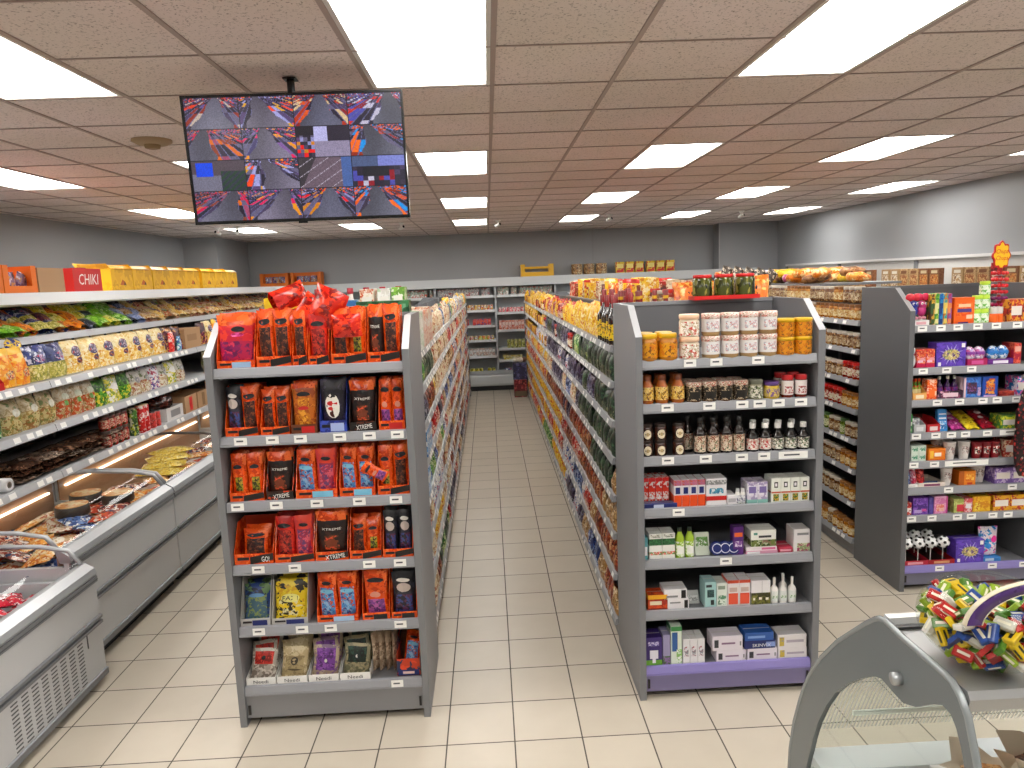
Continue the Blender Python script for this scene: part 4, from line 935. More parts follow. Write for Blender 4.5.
# seventh shelf
p3(6, 5, 60, .09, PR(['B01E24', 'D84A3A', 'E8E0DC'], 40), [], 'small red box at the left'); p3(6, 68, 190, .12, PR(['6A3AA8', '8A5AC0', '4A2480'], 30), [(.1, .6, .1, .3, M('B8A0D8', .4)), (.6, .9, .2, .35, M('C8509A', .4))], 'purple sweet carton')
p3(6, 194, 235, .12, PR(['4A3A8A', '5A4AA0'], 30), [], 'narrow violet carton'); p3(6, 238, 345, .125, PR(['D878B0', 'E8A0C8'], 30), [(.15, .75, .15, .55, PR(['E87A6A', 'F0C0B0'], 50)), (0, 1, .9, 1, M('F0B8D8', .4)), (.88, 1, 0, 1, M('C84A90', .4))], 'pink sweet carton')
p3(6, 395, 475, .1, PR(['A8B05A', 'C8D080'], 30), [(.3, 1, .1, .6, M('D83A4A', .4))], 'green and red carton'); p3(6, 478, 545, .1, PR(['D8505A', 'E8C0C0'], 30), [(.2, .8, .3, .6, W_)], 'red and white carton'); p3(6, 548, 690, .11, PR(['E8A818', 'F0C030', 'D88A10'], 30), [(.1, .4, .1, .6, PR(['F0D850', 'C86A14'], 50))], 'yellow sweet carton')
# bottom shelf: football lollies in red trays
def foot():
    b = MB().blob((0, 0, .13), (.042, .042, .042), M('F0F0F0', .3), 18, 14)
    sp = MB(); rr = random.Random(2)
    for (a, e_) in [(-.3, .2), (.6, .5), (-1.0, .7), (0.1, -.5), (.9, -.3), (-1.1, -.3), (1.8, .2), (3.1, .3), (-2.2, .1), (.1, 1.3)]:
        d = Vector((sin(a)*cos(e_), -cos(a)*cos(e_), sin(e_))); t1_ = d.cross(Vector((0, .1, 1))).normalized(); t2_ = d.cross(t1_)
        c = Vector((0, 0, .13))
        sp.add([tuple(c+(d*.0418+(t1_*cos(2*pi*k/5)+t2_*sin(2*pi*k/5))*.011).normalized()*.0446) for k in range(5)], [(4, 3, 2, 1, 0)], BLK)
    st = MB().lathe([(.003, 0), (.003, .09)], 6, WHT)
    return b, [('patches', sp), ('stick', st)]
k_f = K2('football_lolly', 'lollipop', foot())
q3(k_f, 7, [55, 165, 275, 385], 'football-patterned round lolly', dz=.02, dy=.075); q3(k_f, 7, [110, 220, 330], 'football-patterned round lolly behind', dz=.03, dy=.19)
t3(7, 2, 230, .05, M('B81E34', .35), 'red tray under the left football lollies', lip=.7, lbl=M('E8A0A8', .4), ins=M('2A1A14', .5), side=.8, d=.25)
t3(7, 234, 465, .05, M('A81420', .35), 'red tray under the right football lollies', lip=.7, lbl=M('D8A070', .4), ins=M('2A1A14', .5), side=.8, d=.25)
k = Kind('toy_pack', 'toy', bag(.14, .2, .08, solid(PR(['E8DCE4', '5AA8D8', 'E85AA8', '2A7AC8', 'F0E8F0'], 26, .2)), 8, 10, badge=[oval(.3, .6, .3, .12, M('E83A9A', .3)), oval(-.2, .35, .3, .1, M('2A8AD8', .3))]))
k.put(PX3(7, 800), Y3+.1, Z3[7]+.03, 'pink white and blue blister toy pack, bottom shelf, sweets stand')
p3(7, 722, 880, .03, M('2A7AC0', .35), [(.1, .6, .2, .8, M('C8E0F0', .4))], 'flat blue box under the toy pack')
p3(7, 885, 886+2, .01, W_, [], 'thin white card at the right end') if 0 else None
# hanging strip of dark red packets on the right panel
e = empty('hanging_net', (3.545, 4.535, 1.36)); tag(e, 'black and red beaded net hanging at the right edge of the sweets stand', 'hanging net')
MB().tube([(0, 0, .12), (0, 0, .0)], .004, M('8A8A8C', .3)).box(-.02, .02, 0, .055, .1, .125, M('8A8A8C', .3)).build('hook', e)
b = MB()
def nf(d): return 1+.06*sin(9*d.x+7*d.z)
b.blob((0, 0, -.25), (.085, .045, .32), PR(['1A1214', '2C1A1E', '0C0A0C', '8A1A24'], 60), 16, 14, nf)
b.build('bundle', e)
b = MB(); rr = random.Random(5)
for i in range(150):
    a = rr.uniform(-pi*.95, -.05); t = rr.uniform(.15, .95)*pi
    c = (.091*sin(t)*cos(a), .052*sin(t)*sin(a), -.25+.30*cos(t))
    b.blob(c, (.006, .006, .008), [M('C82A34', .3), M('D8C8C0', .3), M('E84A3C', .3), M('8A1420', .3)][i % 4], 5, 4)
b.build('beads', e)

for si, (x0_, x1_, cs, nm, h) in [(0, (880, 1120, ['C8402C', 'E8A030', '8A1A24'], 'red and amber', .15)), (2, (870, 1000, ['2A7AC0', 'E85AA8', 'E8E0F0'], 'blue and pink', .13)), (4, (850, 1080, ['B83A2C', 'E8C8A8'], 'rust coloured', .12)), (5, (760, 1050, ['7A5AA8', 'C8B0D8'], 'violet', .11)), (6, (710, 980, ['E8A81C', 'B83A2C'], 'amber and red', .11)), (3, (760, 1000, ['4A8A3A', 'D8D83C'], 'green and yellow', .09))]:
    p3(si, x0_, x1_, h, PR(cs, 26), [(.1, .9, .3, .7, M('E8E0D8', .4))], nm+' carton at the right end', n=2)
# ------------------------------------------------------------------ long gondola runs
ZR = [1.845, 1.63, 1.395, 1.17, .935, .70, .44, .15]
def run_side(e, oy, xf, sgn, y0, y1, depth, seg=2.5, dep_base=None, cream=False):
    """shelves of one side; xf front edge, sgn +1 front faces +x"""
    n = max(1, round((y1-y0)/seg)); L = (y1-y0)/n
    for k, z in enumerate(ZR):
        for i in range(n):
            a, b_ = y0+L*i+.004-oy, y0+L*(i+1)-.004-oy
            b = MB(); xb = xf-sgn*depth
            x0, x1 = sorted((xf-sgn*.02, xb)); b.box(x0, x1, a, b_, z-.028, z-.006, SHELFM)
            r = [(xf-sgn*.02, z), (xf-sgn*.006, z-.003), (xf+sgn*.004, z-.040), (xf-sgn*.02, z-.040)]
            b.prism(r, 'y', a, b_, M('96989C', .35)); 
            rr = random.Random(k*31+i); y = a+.03
            while y < b_-.07:
                w = .055
                if rr.random() < .6:
                    g = sgn*.0012
                    pts = [(xf-sgn*.0045+g, y, z-.009), (xf-sgn*.0045+g, y+w, z-.009), (xf+sgn*.0035+g, y+w, z-.036), (xf+sgn*.0035+g, y, z-.036)]
                    b.add(pts, [(0, 1, 2, 3)] if sgn < 0 else [(3, 2, 1, 0)], TAG)
                y += w+rr.choice([.01, .02, .06, .09])
            b.build('shelf', e)
    x0, x1 = sorted((xf-sgn*.03, xf-sgn*.045))
    MB().box(x0, x1, y0-oy, y1-oy, .01, .1, STEEL).build('kick_plate', e)
def run(xa, xb, y0, y1, label, sides=(-1, 1)):
    oy = y0; e = empty('gondola_shelving', ((xa+xb)/2, y0, 0)); tag(e, label, 'shelving'); ox = (xa+xb)/2
    xa -= ox; xb -= ox; h = 1.97
    MB().box(-.012, .012, 0, y1-y0, .02, h, M('55565A', .6)).build('back_panel', e)
    n = max(1, round((y1-y0)/1.25))
    for i in range(n+1):
        y = (y1-y0)*i/n
        b = MB().box(-.03, .03, y-.015 if i else 0, y+.015 if i < n else y, 0, h, PANEL)
        b.build('upright', e)
    b = MB().prism([(xa, 0), (xb, 0), (xb, 1.85), (xb-.12, 1.97), (xa+.12, 1.97), (xa, 1.85)], 'y', y1-y0+.001, y1-y0+.03, PANEL); b.build('end_panel', e)
    if -1 in sides: run_side(e, oy, xa, -1, y0, y1, -xa-.013)
    if 1 in sides: run_side(e, oy, xb, 1, y0, y1, xb-.013)
    return e
RA = (-1.37, -.41, 4.095, 14.0); RB = (.70, 1.675, 4.13, 14.0); RC = (2.745, 3.72, 5.23, 13.6)
run(*RA, 'long grey gondola of groceries left of the middle aisle')
run(*RB, 'long grey gondola of groceries right of the middle aisle')
run(*RC, 'long grey gondola of jars at the right beyond the honey stand')
# generic packets
def gk(name, cat, mb, parts=()): return Kind(name, cat, mb, parts)
GN = ['pasta_packet', 'noodle_packet', 'herb_packet', 'spice_packet', 'nut_packet', 'sauce_packet', 'flour_packet', 'sugar_packet', 'biscuit_packet', 'salad_packet', 'snack_packet', 'seed_packet', 'crisp_bag']
def gbag(c, w=.12, h=.17, t=.06, win=None, seed=0, top=None):
    m = PR(c, 30, .32, (1, 1, 1), 3.); inn = PR(win, 45, .3, (1, 1, 1), 3.) if win else m; tp = M(top, .35) if top else m
    return gk(GN[seed-1], 'packet', bag(w, h, t, lambda u, v, s: inn if (s < 0 and abs(u) < .7 and v < .5) else (tp if v > .82 else m), 6, 7, seed=seed))
def gbox(c, w=.1, h=.17, d=.08, lab='E8E4DC'):
    b = carton(w, h, d, PR(c, 26, .35, (1, 1, 1), 3.), [(.15, .85, .55, .8, M(lab, .4)), (.1, .9, .08, .4, PR(c[::-1], 50, .35, (1, 1, 1), 3.))])
    return gk('food_carton', 'carton', b)
def gjar(r, h, body, lid, lab, nm='food_jar'): 
    a, p = jar(r, h, PR(body, 40, .15, (1, 1, 1), 3.), M(lid, .3), PR(lab, 50, .35, (1, 1, 1), 3.), .16, .2, .75, 12)
    return gk(nm, 'jar', a, p)
KB = {}
KB['yel'] = gbag(['E8B81C', 'F4D040', 'D88A18', 'F8E8B0'], .13, .2, .07, ['F0C838', 'C8501C', 'F4E0A0'], 1)
KB['yel2'] = gbag(['F0C020', 'E8901C', 'F8E060', 'B82A1C'], .12, .19, .06, None, 2, 'C8281E')
KB['dgr'] = gbag(['1E2C22', '2E4434', '141A18', '4A6A4A'], .12, .16, .06, ['3A4A34', '1A1E1C', '8A8A6A'], 3)
KB['pur'] = gbag(['2A2034', '4A3A5A', '1A1624', '6A6A8A'], .12, .16, .06, ['4A4A6A', '2A2A30', 'C8C8D0'], 4)
KB['rbr'] = gbag(['7A2A1C', 'A84A2C', '4A1A14', 'C89A6A'], .12, .15, .06, ['8A4A24', 'B8743C', '5A2414'], 5)
KB['red'] = gbag(['B81E1C', 'D83A28', '7A1414', 'E8D0C0'], .12, .16, .06, ['E8C8B0', 'A81A18'], 6)
KB['crm'] = gbag(['D8C4A0', 'EADCC0', 'B89A74', 'A8502C'], .12, .18, .06, ['E8DCC8', 'C8843C', 'F0E8D8'], 7)
KB['wht'] = gbag(['E8E6E2', 'C8C8D0', '2A4A9A', 'E8E6E2'], .12, .17, .06, ['E8E8EC', '8A9AC8', 'C83A3A'], 8)
KB['blu'] = gbag(['24346C', '3A5AA8', '1A2244', 'A8B8D8'], .12, .16, .06, ['5A8AC8', '24346C', 'D8DCE8'], 9)
KB['grn'] = gbag(['3A7A2C', '5AA03C', '244A1E', 'D8E0B0'], .12, .17, .06, ['8AB03C', 'D8D8A0', '3A6A2C'], 10)
KB['org'] = gbag(['E0641C', 'F0842C', 'B8441A', 'F4D8A0'], .12, .16, .06, ['E8A040', 'C84A1C'], 11)
KB['tan'] = gbag(['A8804C', 'C8A474', '7A5A34', 'E8D8B8'], .12, .15, .06, ['B88A54', '8A5A2C'], 12)
KB['chip'] = gbag(['F0C01C', 'F4D848', 'C82A1C', 'E89A18'], .17, .24, .1, ['F4DC60', 'D83A1C', 'F0A820'], 13)
KB['cgr'] = gbox(['6AA03C', '8AC04C', 'E8ECD8'], .075, .235, .16); KB['ccr'] = gbox(['E8DCC8', 'D8A48A', 'F0E8DC', 'C8603C'], .08, .23, .16); KB['cwh'] = gbox(['EAEAE6', 'B8D0B0', 'D8D8D0'], .075, .23, .16)
KB['cpk'] = gbox(['E0A890', 'E8C8B0', 'C87A60', 'E8E0D4'], .075, .22, .16); KB['cbl'] = gbox(['3A7AB8', '6AA8D8', 'E8ECF0'], .09, .17, .14); KB['crd'] = gbox(['B8241C', 'D8502C', 'F0D8C0'], .09, .17, .14)
KB['jr'] = gjar(.036, .13, ['8A1E14', 'A83A1C', '6A140E'], 'C8201C', ['D8C8A8', 'A82A1C', 'E8E0D0'], 'sauce_jar')
KB['jo'] = gjar(.036, .12, ['A86A24', '8A4A18', 'C88A3C'], '8A5A2C', ['D8B87A', 'B8843C', 'E8D8B0'], 'bean_jar')
KB['jy'] = gjar(.036, .13, ['D8A02C', 'C8801C', 'E8C050'], 'E8B818', ['F0E0B0', 'D89A20', 'E8D8A0'], 'honey_jar')
KB['jg'] = gjar(.036, .13, ['5A6A24', '8A9A3C', '3A4A1C'], '3A5A2C', ['D8D8B0', '6A8A3C', 'C8C8A0'], 'pickle_jar')
KB['jb'] = gjar(.04, .12, ['6A4428', '8A5E38', 'B8925C', '4A2C1A'], 'C8BEB0', ['B09068', '7A5434', 'D8C8A8'], 'nut_jar')
w_, p_ = bottle(.036, .31, M('1A1210', .1, 0, .6), M('8A1418', .35), PR(['E8C828', 'D8A018', '2A1A14'], 50), .36, .1, .42, .24, 14, .6)
KB['wine'] = gk('wine_bottle', 'bottle', w_, p_)
w_, p_ = bottle(.036, .31, M('1A1210', .1, 0, .6), M('7A1218', .35), M('1E1816', .4), .36, .1, .42, .24, 14, .6)
p_[0][1].lathe([(.0158, .262), (.0158, .28)], 14, M('D8A828', .35), caps=False)
KB['wine2'] = gk('wine_bottle', 'bottle', w_, p_)
DESC = dict(yel='yellow packet', yel2='yellow and red packet', dgr='dark green packet', pur='dark purple packet', rbr='reddish brown packet', red='red packet', crm='cream packet', wht='white packet', blu='blue packet', grn='green packet', org='orange packet', tan='tan packet', chip='large yellow crisp bag',
            cgr='tall green carton', ccr='tall cream carton', cwh='tall white carton', cpk='tall pink carton', cbl='blue carton', crd='red carton', jr='red-lidded jar', jo='brown jar', jy='yellow-lidded jar', jg='green jar', jb='brown nut jar', wine='wine bottle with yellow label', wine2='dark wine bottle with yellow ring')
_kw = {k: max(v.co.x for v in K.body.vertices)-min(v.co.x for v in K.body.vertices) for k, K in KB.items()}
_kd = {k: max(v.co.y for v in K.body.vertices) for k, K in KB.items()}
SHN = ['top', 'second', 'third', 'fourth', 'fifth', 'sixth', 'seventh', 'lowest']
def fill(xf, sgn, k, plan, rows_, where, seed, inset=.005, zoff=0., messy=.3, far=9.5):
    """plan: [(y0, y1, [kinds])]"""
    rr = random.Random(seed)
    for (y0, y1, kinds) in plan:
        y = y0
        while y < y1-.03:
            kk = rr.choice(kinds); run_n = rr.choice([1, 2, 2, 3, 3])
            for _ in range(run_n):
                w = _kw[kk]
                if y+w*.5 > y1: break
                y += w/2+.002
                K = KB[kk]; dn = _kd[kk]+ (0 if 'carton' not in K.name else -_kd[kk]/2)
                isbox = 'carton' in K.name
                g = '%ss on the %s shelf of %s' % (DESC[kk], SHN[k], where)
                for r_ in range(rows_):
                    ins = inset + (0 if isbox else _kd[kk]) + r_*(.1 if not isbox else .17)
                    K.put(xf-sgn*ins, y, ZR[k]-.0055+zoff, '%s on the %s shelf of %s' % (DESC[kk], SHN[k], where), rz=(pi/2 if sgn > 0 else -pi/2)+(rr.uniform(-messy, messy) if not isbox and 'jar' not in K.name else 0), group=g,
                          rx=0 if (isbox or 'jar' in K.name or 'bottle' in K.name) else rr.uniform(-.12, .05), ry=0 if (isbox or 'jar' in K.name or 'bottle' in K.name) else rr.uniform(-.12, .12), sc=(1, 1, 1) if 'j' == kk[0] else (1, 1, rr.uniform(.9, 1.08)), parts=y < far)
                y += w/2+.002
            y += rr.choice([0, .005, .02])
        
WA = 'the gondola left of the aisle'; WB = 'the gondola right of the aisle'; WC = 'the right-hand nut gondola'
# left gondola, side facing the aisle
PA = [
 [(4.12, 4.3, ['cgr']), (4.3, 4.55, ['cwh']), (4.55, 5.3, ['cpk', 'ccr']), (5.3, 6.6, ['crm', 'wht']), (6.6, 8, ['red', 'crm', 'blu']), (8, 13.9, ['yel', 'crm', 'grn', 'wht'])],
 [(4.12, 4.5, ['grn', 'dgr']), (4.5, 5.2, ['crm', 'dgr']), (5.2, 6.8, ['tan', 'crm', 'yel']), (6.8, 13.9, ['crm', 'red', 'wht', 'tan'])],
 [(4.12, 4.6, ['pur', 'blu']), (4.6, 5.4, ['yel', 'rbr']), (5.4, 8, ['tan', 'yel', 'crm']), (8, 13.9, ['rbr', 'crm', 'org', 'wht'])],
 [(4.12, 4.8, ['org', 'cbl']), (4.8, 6, ['pur', 'red', 'wht']), (6, 13.9, ['red', 'crm', 'tan', 'blu'])],
 [(4.12, 4.5, ['blu', 'cbl']), (4.5, 6, ['blu', 'crm', 'grn']), (6, 13.9, ['wht', 'red', 'crm', 'rbr'])],
 [(4.12, 4.7, ['crm', 'red']), (4.7, 6, ['crd', 'rbr', 'wht']), (6, 13.9, ['crm', 'tan', 'pur'])],
 [(4.12, 4.8, ['wht', 'crm']), (4.8, 5.6, ['yel', 'grn']), (5.6, 13.9, ['wht', 'rbr', 'crm'])],
 [(4.12, 5, ['rbr', 'wht', 'crm']), (5, 6, ['dgr', 'grn']), (6, 13.9, ['pur', 'crm', 'red'])]]
for k, pl in enumerate(PA): fill(RA[1], 1, k, pl, 2 if k == 0 else 1, WA, 40+k)
PB = [
 [(4.16, 4.62, ['wine']), (4.62, 5.2, ['dgr', 'yel']), (5.2, 6.9, ['yel', 'yel', 'yel2']), (6.9, 9, ['jr', 'red', 'yel2']), (9, 13.9, ['jy', 'yel', 'jr'])],
 [(4.16, 6.2, ['dgr', 'dgr', 'grn']), (6.2, 9, ['dgr', 'jr', 'pur']), (9, 13.9, ['jy', 'jr', 'yel'])],
 [(4.16, 5.6, ['dgr', 'pur']), (5.6, 9, ['pur', 'wht', 'pur']), (9, 13.9, ['jy', 'jo', 'wht'])],
 [(4.16, 5.8, ['dgr', 'dgr', 'tan']), (5.8, 9, ['pur', 'blu', 'crm']), (9, 13.9, ['org', 'yel', 'wht'])],
 [(4.16, 5.2, ['dgr', 'tan']), (5.2, 9, ['rbr', 'rbr', 'pur']), (9, 13.9, ['red', 'org', 'yel'])],
 [(4.16, 5.8, ['rbr', 'tan']), (5.8, 7.4, ['rbr', 'red']), (7.4, 13.9, ['chip', 'yel2'])],
 [(4.16, 5.6, ['rbr', 'red', 'tan']), (5.6, 7.4, ['wht', 'rbr', 'blu']), (7.4, 13.9, ['chip', 'yel2', 'red'])],
 [(4.16, 4.9, ['tan', 'rbr']), (4.9, 5.4, ['blu']), (5.4, 7.2, ['wht', 'pur', 'tan']), (7.2, 10, ['chip', 'grn']), (10, 13.9, ['red', 'yel2'])]]
for k, pl in enumerate(PB): fill(RB[0], -1, k, pl, 2 if k == 0 else 1, WB, 60+k)
PC = [[(5.26, 7.6, ['jb', 'jo'])], [(5.26, 7.2, ['jg', 'jo', 'jb'])], [(5.26, 7.2, ['jr', 'jb'])], [(5.26, 7.2, ['jr', 'jo', 'jb'])], [(5.26, 7.2, ['jo', 'jg', 'jb'])], [(5.26, 7.2, ['jo', 'jb'])], [(5.26, 7.2, ['jo', 'jy', 'jb'])], [(5.26, 7.2, ['jo', 'jb'])]]
for k, pl in enumerate(PC): fill(RC[0], -1, k, pl, 1, WC, 80+k, messy=0)
for k in (0,): fill(RC[0], -1, 0, [(5.26, 7.9, ['jb', 'jb', 'jo'])], 1, 'the right-hand nut gondola, upper layer', 99, zoff=.132, messy=0)
# bottles with dark red capsules and yellow rings, standing behind the honey stand
ws = [(.80, 4.30), (.89, 4.24), (.93, 4.36), (1.0, 4.28), (1.06, 4.25), (.85, 4.42)]
for i, (x, y) in enumerate(ws):
    KB['wine2'].put(x, y, ZR[0]-.0055, '%s dark wine bottle in the cluster behind the honey stand' % ORD[i], group='dark wine bottles behind the honey stand')
# dark and yellow things standing on top between gondola B's back panel
# ------------------------------------------------------------------ left wall shelving, freezers
LX = -3.2; LY0, LY1 = 2.6, 13.2
ZL = [(1.97, -3.42), (1.655, -3.2), (1.335, -3.2), (.985, -3.2)]
e = empty('wall_shelving', (-3.7, LY0, 0)); tag(e, 'long pale grey wall shelving of snack bags above the freezers', 'shelving')
MB().box(-.42, -.38, 0, LY1-LY0, .02, 2.29, M('4A4A4C', .6)).build('back_panel', e)
cp = MB().prism([(-.4, 2.27), (.24, 2.275), (.28, 2.292), (.30, 2.21), (.26, 2.195), (.26, 2.25), (-.4, 2.25)], 'y', 0, LY1-LY0, M('D6D8DA', .35)); cp.build('canopy', e)
for z, xf in ZL:
    xo = xf+3.7
    for i in range(4):
        L = (LY1-LY0)/4; a, b_ = L*i+.004, L*(i+1)-.004
        b = MB().box(-.379, xo-.02, a, b_, z-.03, z-.006, M('B4B5B7', .4)).prism([(xo-.02, z), (xo-.004, z-.004), (xo+.01, z-.055), (xo-.02, z-.055)], 'y', a, b_, M('B4B6BA', .32))
        sh = b.build('shelf', e)
        if z < 1.9 and i < 2:
            rr = random.Random(int(z*100)+i); y = a+.05
            while y < b_-.1:
                t = MB(); t.add([(xo-.002, y, z-.009), (xo+.0085, y, z-.046), (xo+.0085, y+.07, z-.046), (xo-.002, y+.07, z-.009)], [(0, 1, 2, 3)], TAG)
                t.build('price_tag', sh); y += rr.choice([.1, .14, .22, .3])
for i in range(9):
    y = (LY1-LY0)*i/8
    MB().box(-.38, -.33, y-.02 if i else 0, y+.02 if i < 8 else y, 0, 2.245, M('8A8B8E', .4)).build('upright', e)
WL = 'the left wall shelving'
def lbag(cs, w, h, t, win=None, seed=0, badge=None, top=None, wv=.55):
    m = PR(cs, 24, .28, (1, 1, 1), 2.); inn = PR(win, 34, .25, (1, 1, 1), 2.) if win else m; tp = M(top, .35) if top else m
    return Kind('snack_bag', 'snack bag', bag(w, h, t, lambda u, v, s: inn if (s < 0 and v < wv) else (tp if v > .86 else m), 9, 11, seed=seed, badge=badge))
wlb = M('E6E2E6', .4)
LB = {}
LB['pop'] = lbag(['EAD9A4', 'F4E8C4', 'D8B868', 'E8C888'], .25, .26, .12, ['E8C060', 'F0DCA0', 'D89838', 'F4E8C0'], 1, [oval(0, .64, .62, .17, PR(['4A3E62', 'B8B0C0', 'A83A34', '2E2A50'], 40)), oval(.15, .36, .4, .1, PR(['8A3A2C', '4A4A6A', 'C8843C'], 40))])
LB['bluy'] = lbag(['2A3670', '3A4A90', '1A2250', 'C8CCE0'], .24, .26, .12, ['B8B054', 'D8C878', '8A8A44', 'E8DCA0'], 2, [oval(0, .62, .5, .12, PR(['8A6A9A', 'C83A5A', 'D8D8E8'], 50))], None, .42)
LB['orj'] = lbag(['F09A1C', 'F8B430', 'E8741A', 'FAD070'], .17, .27, .1, None, 3, [oval(0, .3, .5, .12, PR(['C84A2C', '6A3A5A', 'F8D8A0'], 50))], 'F4C040')
LB['navt'] = lbag(['242E60', '34448A', '181E40', 'E8C83C'], .24, .12, .1, ['F0C838', '2A3470'], 4)
LB['drk'] = lbag(['3A1424', '6A2438', '2A0E1A', 'D89A4A'], .2, .25, .1, ['8A3A4A', 'D8A858', '3A1A2C'], 5)
LB['bei'] = lbag(['C8B48C', 'D8C8A4', 'A8905C', '6A7A3A'], .2, .24, .12, ['C8B47C', 'A88C50', '7A7A40', '9A6A3A'], 6, [oval(0, .6, .45, .12, M('D8D4C4', .4))])
LB['bei2'] = lbag(['B8A88C', 'CCC0A8', '96866A', 'A88A5C'], .18, .25, .1, ['B8502C', 'B89868', 'D0BC98', '8A6A3A'], 7, [oval(0, .66, .5, .1, M('C4C8B4', .4)), oval(0, .45, .3, .08, M('5A8A3A', .4))])
LB['grn'] = lbag(['2A7A4A', '3A9A5A', '1A5A34', '5AB07A'], .25, .24, .12, ['2A8A54', '1E6A44', 'D8D0A0'], 8)
LB['dkg'] = lbag(['2A5A1E', '4A8A2C', '1A3A14', '7AB04A'], .2, .22, .1, ['5A9A34', '2A5A1E', 'D8C83C'], 9)
LB['nvy'] = lbag(['1E1E44', '2E2E6A', '141430', '8A5AA8'], .2, .24, .1, None, 10)
LB['whr'] = lbag(['C8C4BC', 'ACA8A0', '6A7450', 'D8D4CC'], .19, .22, .09, ['D8CDB8', 'B8A07A', 'A0604A'], 11, [oval(0, .6, .5, .13, M('8A8A90', .4))])
LB['whp'] = lbag(['E0DCE4', '4A3A7A', 'B83A5A', 'E8E4EC'], .19, .22, .09, ['E8E0DC', 'C87A8A', '5A4A8A'], 12)
LB['whg'] = lbag(['E8E4DC', '8AA83C', 'E8D83C'], .22, .23, .1, ['E8D84A', 'E8E4D8', '8A9A3C'], 13, [oval(0, .6, .6, .15, M('EDEAE4', .4))])
LB['yl'] = lbag(['D8C83C', 'E8DC5C', '8A9A2C', 'F0ECA0'], .3, .2, .12, None, 14)
LB['lim'] = lbag(['7AB82C', '9AD04A', '4A8A1E', 'D8E8B0'], .3, .22, .12, None, 15)
LB['org'] = lbag(['E8841C', 'F0A038', 'C85A1A', '5A1E44'], .28, .2, .11, None, 16)
LB['mar'] = lbag(['4A1A3A', '6A2A5A', '2A1024', 'A85A4A'], .26, .2, .11, None, 17)
LB['blk'] = lbag(['2A3040', '4A5470', '181C28', '8A94A8'], .24, .2, .1, None, 18)
LB['pnk'] = lbag(['D8A888', 'E8C8A8', 'B86A4A', 'A83A3A'], .22, .18, .1, ['D8B07A', 'E8D8B8', 'B8843C'], 19)
LB['lbl'] = lbag(['8A9AC8', 'A8B4DC', '5A6A9A', 'D8DCEC'], .22, .2, .1, None, 20)
LD = dict(pop='cream popcorn-coloured snack bag', bluy='blue and yellow snack bag', orj='bright orange puffy snack bag', navt='small navy and yellow bag', drk='maroon snack bag', bei='beige pasta bag', bei2='beige bag with red pictures', grn='shiny green bag', dkg='leaf green bag', nvy='dark navy bag',
          whr='white and grey bag', whp='white and purple bag', whg='white and lemon bag', yl='lemon yellow bag', lim='lime green bag', org='orange bag', mar='dark plum bag', blk='black and blue bag', pnk='pinkish tan bag', lbl='pale blue bag')
def lrow(si, y0, seq, lean=.0, inset=.05, dz=0., lie=False, second=True, extra=''):
    """seq: list of kind or (kind, width scale)"""
    z, xf = ZL[si]; y = y0; cnt = {}
    tot = {}
    for k in seq: tot[k] = tot.get(k, 0)+1
    nm = ['top shelf', 'second shelf', 'third shelf', 'lowest shelf'][si]
    rr = random.Random(si*7+int(y0*10))
    for k in seq:
        K = LB[k]; w = max(v.co.x for v in K.body.vertices)-min(v.co.x for v in K.body.vertices); t = max(v.co.y for v in K.body.vertices)
        cnt[k] = cnt.get(k, 0)+1
        w2 = w*.97; y += w2/2
        lb = '%s%s, %s%s of the left wall shelving' % (ORD[cnt[k]-1]+' ' if tot[k] > 1 else '', LD[k], extra, nm)
        rot = pi/2+rr.uniform(-.1, .1)
        if lie:
            K.put(xf-inset-t-.06, y, z+dz+.01, lb, rz=rot, rx=-1.05+rr.uniform(-.15, .15), group='bags lying on the top shelf of the left wall' if lie else None)
        else:
            K.put(xf-inset-t*1.0, y, z-.0055+dz, lb, rz=rot, rx=-lean)
            if second: K.put(xf-inset-t*3.1-.01, y+.01, z-.0055+dz, 'rear '+lb, rz=rot+.1, rx=-lean)
        y += w2/2
z0_, xf0 = ZL[0]
rr0 = random.Random(77)
def sec(y):
    for lim, ks in [(5.15, ['lim']), (5.5, ['mar', 'lim', 'org']), (6.0, ['org', 'mar', 'bluy']), (6.5, ['blk', 'yl', 'org']), (7.2, ['yl', 'lim', 'blk']), (7.7, ['lbl', 'pnk']), (20, ['pnk', 'pnk', 'pnk', 'pop', 'bei2', 'pnk'])]:
        if y < lim: return rr0.choice(ks)
for rw, (dx, zz, rx_) in enumerate([(-.09, .012, -1.15), (-.20, .05, -.85), (-.30, .075, -.6)]):
    y = 4.4+.07*rw; c_ = 0
    while y < 12.6:
        k = sec(y); c_ += 1
        LB[k].put(xf0+dx, y, z0_+zz, '%s lying in the %s row of the top left wall shelf' % (LD[k], ['front', 'middle', 'back'][rw]), rz=pi/2+rr0.uniform(-.3, .3), rx=rx_+rr0.uniform(-.15, .1), group='%ss in the %s row of the top left wall shelf' % (LD[k], ['front', 'middle', 'back'][rw]), sc=.82)
        y += rr0.uniform(.15, .2)
lrow(1, 4.86, ['orj', 'orj', 'bluy', 'bluy', 'pop', 'pop', 'pop', 'pop', 'pop', 'pop', 'pop', 'drk', 'drk'], lean=.12)
lrow(2, 4.2, ['nvy', 'nvy', 'grn', 'bei', 'bei', 'bei', 'bei2', 'bei2', 'bei2', 'dkg', 'whg', 'dkg', 'whr', 'whr', 'whp', 'whr', 'whg', 'whr'], lean=.08)
lrow(2, 8.35, ['bei', 'bei2', 'whr', 'whg', 'bei', 'dkg', 'bei2', 'whr', 'bei', 'whp', 'bei', 'bei2', 'grn', 'whr', 'bei', 'bei2', 'whg', 'whr', 'bei', 'dkg'][:20], lean=.08, extra='far end, ', second=False)
